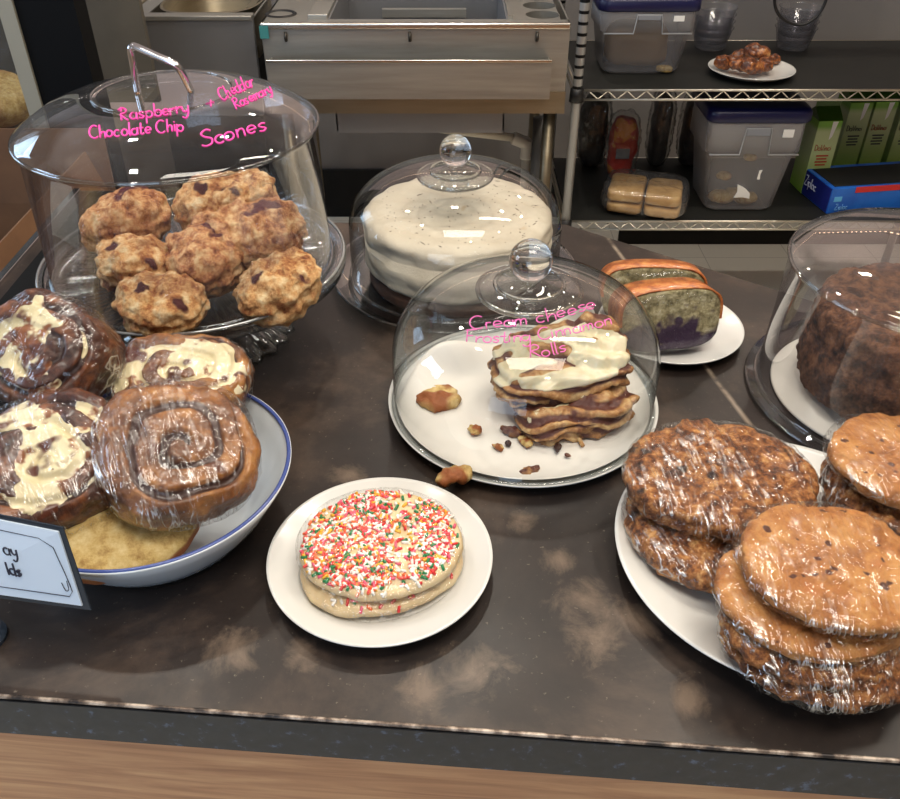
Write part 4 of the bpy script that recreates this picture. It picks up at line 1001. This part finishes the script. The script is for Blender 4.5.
# hand sink unit left of it
zt2 = W(190, 19, y=2.28).z; ya = 2.28
t = thing('hand_sink', 'grey steel hand sink with rounded basin left of the ice bin', 'sink', (0, 0, 0))
sx0, sx1 = W(124, 19, y=ya).x, W(252, 19, y=ya).x
zf = W(190, 70, y=ya + .03).z
g = G(); g.add([(sx0, ya, zt2), (sx1, ya, zt2), (sx1 - .01, ya + .03, zf - .12), (sx0 + .03, ya + .03, zf - .12), (sx0, ya + .02, zt2), (sx1, ya + .02, zt2), (sx1 - .01, ya + .05, zf - .12), (sx0 + .03, ya + .05, zf - .12)],
              [(0, 3, 2, 1), (4, 5, 6, 7), (0, 1, 5, 4), (1, 2, 6, 5), (2, 3, 7, 6), (3, 0, 4, 7)]); g.out('front_apron', M['steel_matte'], t)
G().box(sx0, sx1, ya - .004, ya + .035, zt2 - .004, zt2 + .008, .003).out('front_lip', M['steel'], t)
bc = Vector(((sx0 + sx1) / 2 + .02, ya + .26, zt2))
prof = [(1.0, .002), (.97, .004), (.94, 0), (.90, -.02), (.82, -.10), (.7, -.13), (0, -.14)]
vv = []; ff = []; n = 64
for s_, z in prof:
    for k in range(n):
        a = 2 * PI * k / n; vv.append((bc.x + .135 * max(s_, .001) * pw(math.cos(a), .6), bc.y + .21 * max(s_, .001) * pw(math.sin(a), .6), bc.z + z))
for i in range(len(prof) - 1):
    for k in range(n): ff.append((i * n + k, i * n + (k + 1) % n, (i + 1) * n + (k + 1) % n, (i + 1) * n + k))
mesh('basin', vv, ff, M['steel_warm'], t)
for x0_, x1_ in ((sx0, bc.x - .137), (bc.x + .137, sx1)): G().box(x0_, x1_, ya + .02, 2.78, zt2 - .003, zt2).out('deck', M['steel'], t)
G().box(sx0 + .01, sx1 - .02, ya + .06, 2.775, .30, zf - .02).out('dark_void_box', M['black_deep'], t)  # black box added to stand for the dark void under the sink
G().box(sx0, sx1, 2.76, 2.78, zt2, zt2 + .22).out('backsplash', M['steel'], t)
G().tube([(bc.x, 2.6, 0), (bc.x, 2.6, zt2 - .14)], .025, 16).out('waste_pipe', M['steel_warm'], t, True)
for k in (0, 1): G().box(sx0 + .04 if k == 0 else sx1 - .06, sx0 + .06 if k == 0 else sx1 - .04, 2.5, 2.76, zt2 - .2, zt2 - .02).out('bracket', M['steel_warm'], t)
# tan bin beside it
t = thing('tan_panel_cabinet', 'tan side cabinet between the black post and the hand sink', 'cabinet', (0, 0, 0))
q = W(100, 25, y=2.3)
G().box(q.x - .10, sx0 - .035, 2.305, 2.75, 0, q.z - .26).out('plinth', M['black_deep'], t)
G().box(q.x - .10, sx0 - .03, 2.30, 2.75, q.z - .26, q.z - .01).out('body', mat('tan_panel', [(.3, S(92, 82, 66)), (.7, S(112, 100, 82))], scale=3, rough=.6), t)
G().box(q.x - .105, sx0 - .025, 2.29, 2.755, q.z - .01, q.z + .01, .003).out('top', mat('tan_top', S(126, 116, 98), rough=.5), t)
g = G().tube(curve([W(84, 14, y=2.28), W(92, 8, y=2.28), W(100, 9, y=2.28), W(106, 2, y=2.28), W(104, -12, y=2.28)]), .008, 10); o = g.out('hose', M['black'], None, True); tag(o, 'thick black hose curling above the tan cabinet', 'hose')

# ---------------------------------------------------------------- wire shelving unit
YR = 2.2; ZU = W(700, 91, y=YR).z; ZL = W(700, 222, y=YR).z; X0 = W(577, 92, y=YR).x; X1 = X0 + 1.2; YB = YR + .47
t = thing('wire_shelving_unit', 'chrome wire shelving unit with black shelf liners against back wall', 'shelving', (0, 0, 0))
for (x, y) in ((X0, YR), (X1, YR), (X0, YB), (X1, YB)):
    p_ = G().tube([(x, y, .0), (x, y, 1.8)], .0125, 20).out('post', M['post'], t, True)
for zz in (ZU, ZL, 1.45):
    g = G()
    for y in (YR, YB):
        g.tube([(X0 + .01, y, zz + .002), (X1 - .01, y, zz + .002)], .0032, 8); g.tube([(X0 + .01, y, zz - .022), (X1 - .01, y, zz - .022)], .0032, 8)
        k = X0 + .03; up = True; pts = []
        while k < X1 - .02: pts.append((k, y, zz - (.0 if up else .021))); k += .0245; up = not up
        g.tube(pts, .002, 6)
    for x in (X0, X1):
        g.tube([(x, YR + .012, zz + .002), (x, YB - .012, zz + .002)], .0032, 8); g.tube([(x, YR + .012, zz - .022), (x, YB - .012, zz - .022)], .0032, 8)
    sh = g.out('wire_shelf', M['wire'], t, True)
    G().box(X0 + .008, X1 - .008, YR + .004, YB - .004, zz + .003, zz + .0045).out('shelf_liner', M['liner'], sh)
    for (x, y) in ((X0, YR), (X1, YR)): G().lathe([(.0128, -.028), (.019, -.026), (.017, .006), (.0128, .008)], 24, (x, y, zz)).out('collar', M['black'], sh, True)
ZU += .005; ZL += .005
def sh(px, py, z): return W(px, py, z=z)
# storage bins
def bin_(label, cx, cy, z, wb, wt, db, dt, h, fill, fh):
    t = thing('storage_bin', label, 'storage container', (cx, cy, z))
    def ring(w_, d_, z_, r=.03):
        out = []
        for qx, qy, a0 in ((1, 1, 0), (-1, 1, 90), (-1, -1, 180), (1, -1, 270)):
            for k in range(6):
                a = R_(a0 + k * 18); out.append(Vector((qx * (w_ / 2 - r) + r * math.cos(a), qy * (d_ / 2 - r) + r * math.sin(a), z_)))
        return out
    def shell(levels, name, m, cap=True):
        vv = []; ff = []
        for w_, d_, z_ in levels: vv += ring(w_, d_, z_)
        n = 24
        for i in range(len(levels) - 1):
            for k in range(n): ff.append((i * n + k, i * n + (k + 1) % n, (i + 1) * n + (k + 1) % n, (i + 1) * n + k))
        if cap: ff.append(tuple(range(n))[::-1])
        if cap == 2: ff.append(tuple((len(levels) - 1) * n + k for k in range(n)))
        return mesh(name, vv, ff, m, t)
    hs = h * .66
    shell([(wb - .02, db - .02, .001), (wb, db, .012), (wb + (wt - wb) * .66, db + (dt - db) * .66, hs)] + [(wt, dt, hs + .002), (wt, dt, h)], 'body', M['frosted'])
    # moulded ridge line round the shoulder with a raised handle opening
    y = -dt / 2 - .003; hw = wt * .15; g = G()
    g.tube([(-wt / 2 + .01, y, hs), (-hw, y, hs), (-hw + .006, y - .001, h * .93), (hw - .006, y - .001, h * .93), (hw, y, hs), (wt / 2 - .01, y, hs)], .0022, 8); g.out('ridge', mat('pale_plastic_ridge', S(150, 152, 156), rough=.3), t, True)
    G().box(-hw + .008, hw - .008, y - .003, y, h * .86, h * .93, .001).out('handle', mat('pale_plastic_handle', S(128, 132, 140), rough=.4), t)
    g = G(); lid = shell([(wt + .012, dt + .012, h - .004), (wt + .016, dt + .016, h), (wt + .016, dt + .016, h + .022), (wt + .004, dt + .004, h + .03), (wt - .03, dt - .03, h + .03)], 'lid', M['navy'], 2)
    G().box(wt * .25, wt * .36, y - .001, y + .0005, h * .84, h * .92).out('label_sticker', M['white'], t)
    return t, y
q = sh(641, 76, ZU); t, y = bin_('frosted storage bin with blue lid on the upper shelf', q.x, q.y + .09, ZU, .205, .245, .16, .20, .165, 0, 0)
v, f, at = blob(.08, .06, .05, .4, .5, 60, 30, lambda p, n: (.004 * fbm(p * 20), 0)); o = mesh('brown_sugar', v, f, mat('tan_powder', S(150, 128, 100), rough=.8), None); o.location = (q.x - .005, q.y + .09, ZU + .062); tag(o, 'block of tan dry goods inside the upper storage bin', 'food')
v, f, at = blob(.022, .012, .009, .7, .8, 40, 20, lambda p, n: (.002 * fbm(p * 60), 0)); o = mesh('bread_piece', v, f, M['crumbdough'], None, attr=at); o.location = (q.x + .065, q.y + .024, ZU + .012); tag(o, 'small pale piece in the corner of the upper storage bin', 'food')
q = sh(740, 214, ZL); bq = q.copy(); t, y = bin_('tall frosted storage bin with dark blue lid on the lower shelf', q.x, q.y + .105, ZL, .195, .262, .18, .215, .265, 0, 0)
yy = lambda z: -.09 - (.1075 - .09) * .66 * z / (.265 * .66) - .0015
g = G(); 
def patch(pl):
    n = len(pl); g.add([(x, yy(z) - .001, z) for x, z in pl] + [(x, yy(z) + .0005, z) for x, z in pl], [tuple(range(n)), tuple(range(n, 2 * n))[::-1]] + [(i, n + i, n + (i + 1) % n, (i + 1) % n) for i in range(n)])
patch([(-.025, .045), (-.018, .062), (-.022, .085), (-.006, .078), (.006, .07), (.018, .058), (.02, .042), (0, .046)]); g.out('torn_label', M['white'], t)
g = G(); patch([(.028, .10), (.036, .10), (.034, .115), (.037, .128), (.029, .126)]); g.out('torn_label', M['white'], t)
for i, (dx_, dz_, r) in enumerate(((-.04, .022, .036), (.03, .02, .034), (-.045, .085, .022), (.01, .02, .03), (.02, .14, .018))):
    v, f, at = blob(r, r * .8, r * .45, .8, .9, 50, 26, lambda p, n: (.003 * fbm(p * 30 + Vector((i, 0, 0))), clamp(.4 + noise.noise(p * 30)))); o = mesh('bread_roll', v, f, M['crumbdough'], None, attr=at)
    o.location = (bq.x + dx_, bq.y + .07 + (.03 if i == 3 else 0), ZL + dz_)
    tag(o, ('round roll at the bottom left of the tall storage bin', 'round roll at the bottom right of the tall storage bin', 'small roll halfway up the left of the tall storage bin', 'roll behind the others at the bottom of the tall bin', 'small roll near the top of the tall storage bin')[i], 'bread', 'rolls inside the tall storage bin')

# plate of roasted pastries on the upper shelf
q = sh(751, 70, ZU + .012); plate('plate', 'white plate of browned pastries on the upper shelf', (q.x, q.y, ZU), .112, .020, .55)
M['roast'] = mat('browned_pastry', [(.36, S(38, 18, 10)), (.47, S(96, 48, 24)), (.56, S(160, 94, 46)), (.66, S(206, 156, 96))], scale=45, nr=.72, detail=8, rough=.4, coat=.3, bump=.8, bscale=80)
for i, (px, py, z, a, r) in enumerate(((724, 62, .03, .8, .034), (737, 63, .032, -.5, .030), (752, 66, .032, .3, .036), (765, 64, .030, 1.2, .032), (757, 52, .046, -.2, .036), (742, 55, .03, .3, .028), (775, 58, .028, .9, .026))):
    p_ = W(px, py, ZU + z); v, f, at = blob(r, r * .55, r * .5, .9, .9, 60, 34, lambda p, n: (.006 * fbm(p * 40 + Vector((i * 3, 0, 0)), 4), 0)); o = mesh('pastry', v, f, M['roast'], None); o.location = p_; o.rotation_euler = (0, .2, a)
    tag(o, ('leftmost browned pastry on the shelf plate', 'second browned pastry from the left on the shelf plate', 'reddish pastry at the front of the shelf plate', 'right front pastry on the shelf plate', 'pastry topmost on the shelf plate', 'pastry tucked behind the left ones on the shelf plate', 'rightmost small pastry on the shelf plate')[i], 'pastry', 'browned pastries on the shelf plate')
# clear deli cups in stacks (upper shelf)
for (px, py, n, lab) in ((718, 58, 4, 'left stack'), (803, 58, 4, 'right stack')):
    q = sh(px, py, ZU)
    for k in range(n):
        z = ZU + .001 + k * .018; g = G().lathe([(0, .0), (.040, .0), (.043, .003), (.056, .055), (.059, .057), (.059, .059)], 48)
        o = g.out('plastic_cup', M['cups'], None, True); o.location = (q.x, q.y + .1, z)
        tag(o, 'clear plastic tub %s of the %s behind the pastry plate' % ('at the bottom' if k == 0 else 'on top' if k == n - 1 else 'in the middle', lab), 'tub', 'clear tubs, %s' % lab)
# black cable
g = G().tube(curve([W(776, -20, y=2.35), W(775, 5, y=2.35), W(783, 19, y=2.35), W(800, 25, y=2.35), (W(815, 18, y=2.35)), W(825, 3, y=2.35), W(830, -20, y=2.35)], 10), .004, 8); o = g.out('cable', M['black'], None, True); tag(o, 'black cable hanging in a loop over the upper shelf', 'cable')

# lower shelf: bread in a bag
q = sh(642, 205, ZL)
t = thing('bagged_bread', 'block of sliced tan bread in a clear bag on the lower shelf', 'bread', (q.x, q.y - .02, ZL + .0015), (0, 0, R_(-16))); t.scale = (1.28, 1.1, 1.22)
mbr = mat('tan_flatbread', [(.3, S(160, 122, 72)), (.6, S(196, 158, 102)), (.8, S(212, 180, 126))], scale=26, rough=.7, bump=.5)
for x0, x1, z0, z1, sd in ((-.078, -.002, .002, .028, 1), (.002, .08, .002, .028, 2), (-.08, -.002, .030, .058, 3), (.002, .078, .030, .056, 4)):
    v, f, at = blob((x1 - x0) / 2, .066, (z1 - z0) / 2, .35, .3, 70, 36, lambda p, n: (.002 * fbm(p * 40 + Vector((sd, 0, 0))), 0))
    o = mesh('bread_slab', [p + Vector(((x0 + x1) / 2, 0, (z0 + z1) / 2)) for p in v], f, mbr, t)
v, f, _ = blob(.09, .078, .033, .5, .4, 90, 40, wrap_disp(8, .001, .004)); mesh('bag', [p + Vector((0, 0, .0355)) for p in v], f, M['bag'], t)
# bagged things behind it
def bagthing(name, label, px, py, rx, ry, rz, m, cat, seed, extra=None):
    q = sh(px, py, ZL); t = thing(name, label, cat, (q.x, q.y, ZL), (0, 0, 0))
    v, f, at = blob(rx, ry, rz, .7, .8, 70, 44, lambda p, n: (.008 * fbm(p * 16 + Vector((seed, 0, 0))), clamp(.5 + noise.noise(p * 14 + Vector((seed, 0, 0)))))); o = mesh('filling', [p + Vector((0, 0, rz + .002)) for p in v], f, m, t, attr=at)
    v, f, _ = blob(rx * 1.08, ry * 1.08, rz * 1.05, .7, .8, 80, 44, wrap_disp(seed, .002, .006)); mesh('bag', [p + Vector((0, 0, rz * 1.06 + .004)) for p in v], f, M['bag'], t); return t
mred = mat('red_packet', S(176, 44, 26), rough=.4, spots=[(9, .56, .03, S(206, 130, 40))])
t = bagthing('snack_packet', 'red and orange packet among the bags on the lower shelf', 618, 178, .042, .03, .095, mred, 'packet', 81)
G().box(-.022, .018, -.036, -.034, .075, .105, .0).out('label_patch', mat('grey_patch', S(120, 126, 132), rough=.5), t)
bagthing('plastic_bag', 'dark grey filled clear bag at the left end of the lower shelf', 590, 165, .042, .05, .11, mat('dark_grey_fill', [(.3, S(30, 28, 26)), (.7, S(66, 62, 58))], scale=14, rough=.5), 'bag', 82)
bagthing('plastic_bag', 'tall grey clear bag standing right of the red packet', 655, 165, .030, .04, .115, mat('grey_fill', [(.3, S(56, 54, 52)), (.7, S(96, 94, 90))], scale=8, rough=.4), 'bag', 83)
bagthing('plastic_bag', 'dark clear bag of cups next to the tall storage bin', 688, 165, .038, .05, .115, mat('brown_fill', [(.3, S(30, 24, 22)), (.7, S(70, 56, 50))], scale=14, rough=.5), 'bag', 84)
# green cartons
def carton_mat():
    m, N, L, o = newmat('green_carton_print'); p = N.new('ShaderNodeBsdfPrincipled'); L.new(p.outputs[0], o.inputs[0]); vec = coords(N, L); sp = N.new('ShaderNodeSeparateXYZ'); L.new(vec, sp.inputs[0])
    c = rmp(N, L, sp.outputs['Z'], [(.0, S(120, 168, 50)), (.05, S(150, 178, 96)), (.12, S(172, 188, 136)), (.185, S(176, 190, 140)), (.2, S(110, 162, 44))])
    L.new(c, p.inputs['Base Color']); p.inputs['Roughness'].default_value = .4; return m
M['carton'] = carton_mat(); M['cartong'] = mat('dark_green_card', S(58, 92, 28), rough=.4)
red = mat('red_print', S(170, 44, 34), rough=.5)
for i, (px, py, lab) in enumerate(((811, 193, 'green and white drink carton standing forward of the others'), (842, 172, 'green drink carton partly hidden behind the forward one'), (866, 171, 'green drink carton in the middle of the back row'), (893, 171, 'green drink carton second from the right of the row'), (921, 171, 'green drink carton rightmost of the row'))):
    q = sh(px, py, ZL); w_, d_, h_ = .070, .085, .215
    t = thing('drink_carton', lab, 'carton', (q.x, q.y + d_ / 2, ZL), (0, 0, R_(4)), 'green drink cartons on the lower shelf')
    G().box(-w_ / 2, w_ / 2, -d_ / 2, d_ / 2, 0, h_, .0015).out('body', M['carton'], t)
    g = G(); g.add([(-w_ / 2, -d_ / 2, h_), (w_ / 2, -d_ / 2, h_), (w_ / 2, d_ / 2, h_), (-w_ / 2, d_ / 2, h_), (-w_ / 2, 0, h_ + .03), (w_ / 2, 0, h_ + .03)], [(0, 1, 5, 4), (2, 3, 4, 5), (1, 2, 5), (3, 0, 4)])
    g.box(-w_ / 2, w_ / 2, -.0015, .0015, h_ + .029, h_ + .045); g.out('gable_top', M['cartong'], t)
    G().add([(.006, -d_ / 2 - .0006, h_ - .002), (.006, -d_ / 2 - .0006, h_ - .055), (.014, -d_ / 2 - .0006, h_ - .045), (.022, -d_ / 2 - .0006, h_ - .002)], [(0, 1, 2, 3)]).out('white_stripe', M['white'], t)
    flat_text('DaVinci', Vector((-.028, -d_ / 2 - .0008, h_ - .085)), Vector((1, 0, 0)), Vector((0, .0, 1)), .0165, .0009, red if i in (0, 2) else M['ink'], t, 'lettering')
    g = G()
    for k in range(4): ww = .018 - .003 * (k % 2); g.box(-ww, ww, -d_ / 2 - .0012, -d_ / 2 - .0004, h_ - .103 - k * .009, h_ - .099 - k * .009)
    g.out('small_print', red if i == 0 else M['ink'], t)
# blue box of bags
q = W(826, 214, z=ZL); 
t = thing('bag_box', 'blue box of plastic bags with red strip, before the green cartons', 'box', (q.x, q.y, ZL), (0, 0, R_(9)))
mblue = mat('blue_box_card', [(.4, S(24, 84, 178)), (.6, S(30, 104, 198))], scale=9, rough=.4); mdb = mat('deep_blue_card', S(26, 36, 118), rough=.4)
Lx, Ly, Lz = .30, .16, .075
G().box(0, Lx, 0, Ly, 0, Lz, .002).out('body', mblue, t)
G().box(.012, Lx - .01, .012, Ly - .02, Lz, Lz + .0015).out('opening', M['black_matte'], t)
G().box(-.0012, .0, .004, Ly - .004, .004, Lz - .003).out('end_panel', mdb, t)
G().box(.07, Lx, -.0012, .0005, Lz - .016, Lz + .0005).out('red_strip', mat('red_strip_card', S(196, 36, 36), rough=.4), t)
flat_text('Ziploc', Vector((-.0014, Ly - .02, .034)), Vector((0, -1, 0)), Vector((0, 0, 1)), .026, .0014, mat('pale_print', S(190, 200, 226), rough=.5), t)
flat_text('Ziploc', Vector((.02, -.0014, .012)), Vector((1, 0, 0)), Vector((0, 0, 1)), .016, .0008, mat('light_blue_print', S(120, 180, 230), rough=.5), t)
G().box(.012, .035, -.0012, .0, .036, .05).out('print_patch', mat('aqua_print', S(90, 170, 220), rough=.5), t)

# cord of small bulbs along the ceiling (their reflections dot the domes)
t = thing('string_lights', 'string of small warm bulbs along the upper back wall', 'string lights', (0, 0, 0))
eb_ = emit('warm_bulb', (1, .72, .5), 9)
pts = [Vector((-1.3 + 3.2 * k / 95, 3.03, 1.96 + .03 * math.cos(k * .05))) for k in range(96)]
G().tube([p + Vector((0, 0, .03)) for p in pts], .003, 6).out('cord', M['black'], t)
for p in pts: G().lathe([(.008 * math.sin(a), -.008 * math.cos(a)) for a in [PI * k / 8 for k in range(9)]], 12, p).out('bulb', eb_, t, True)
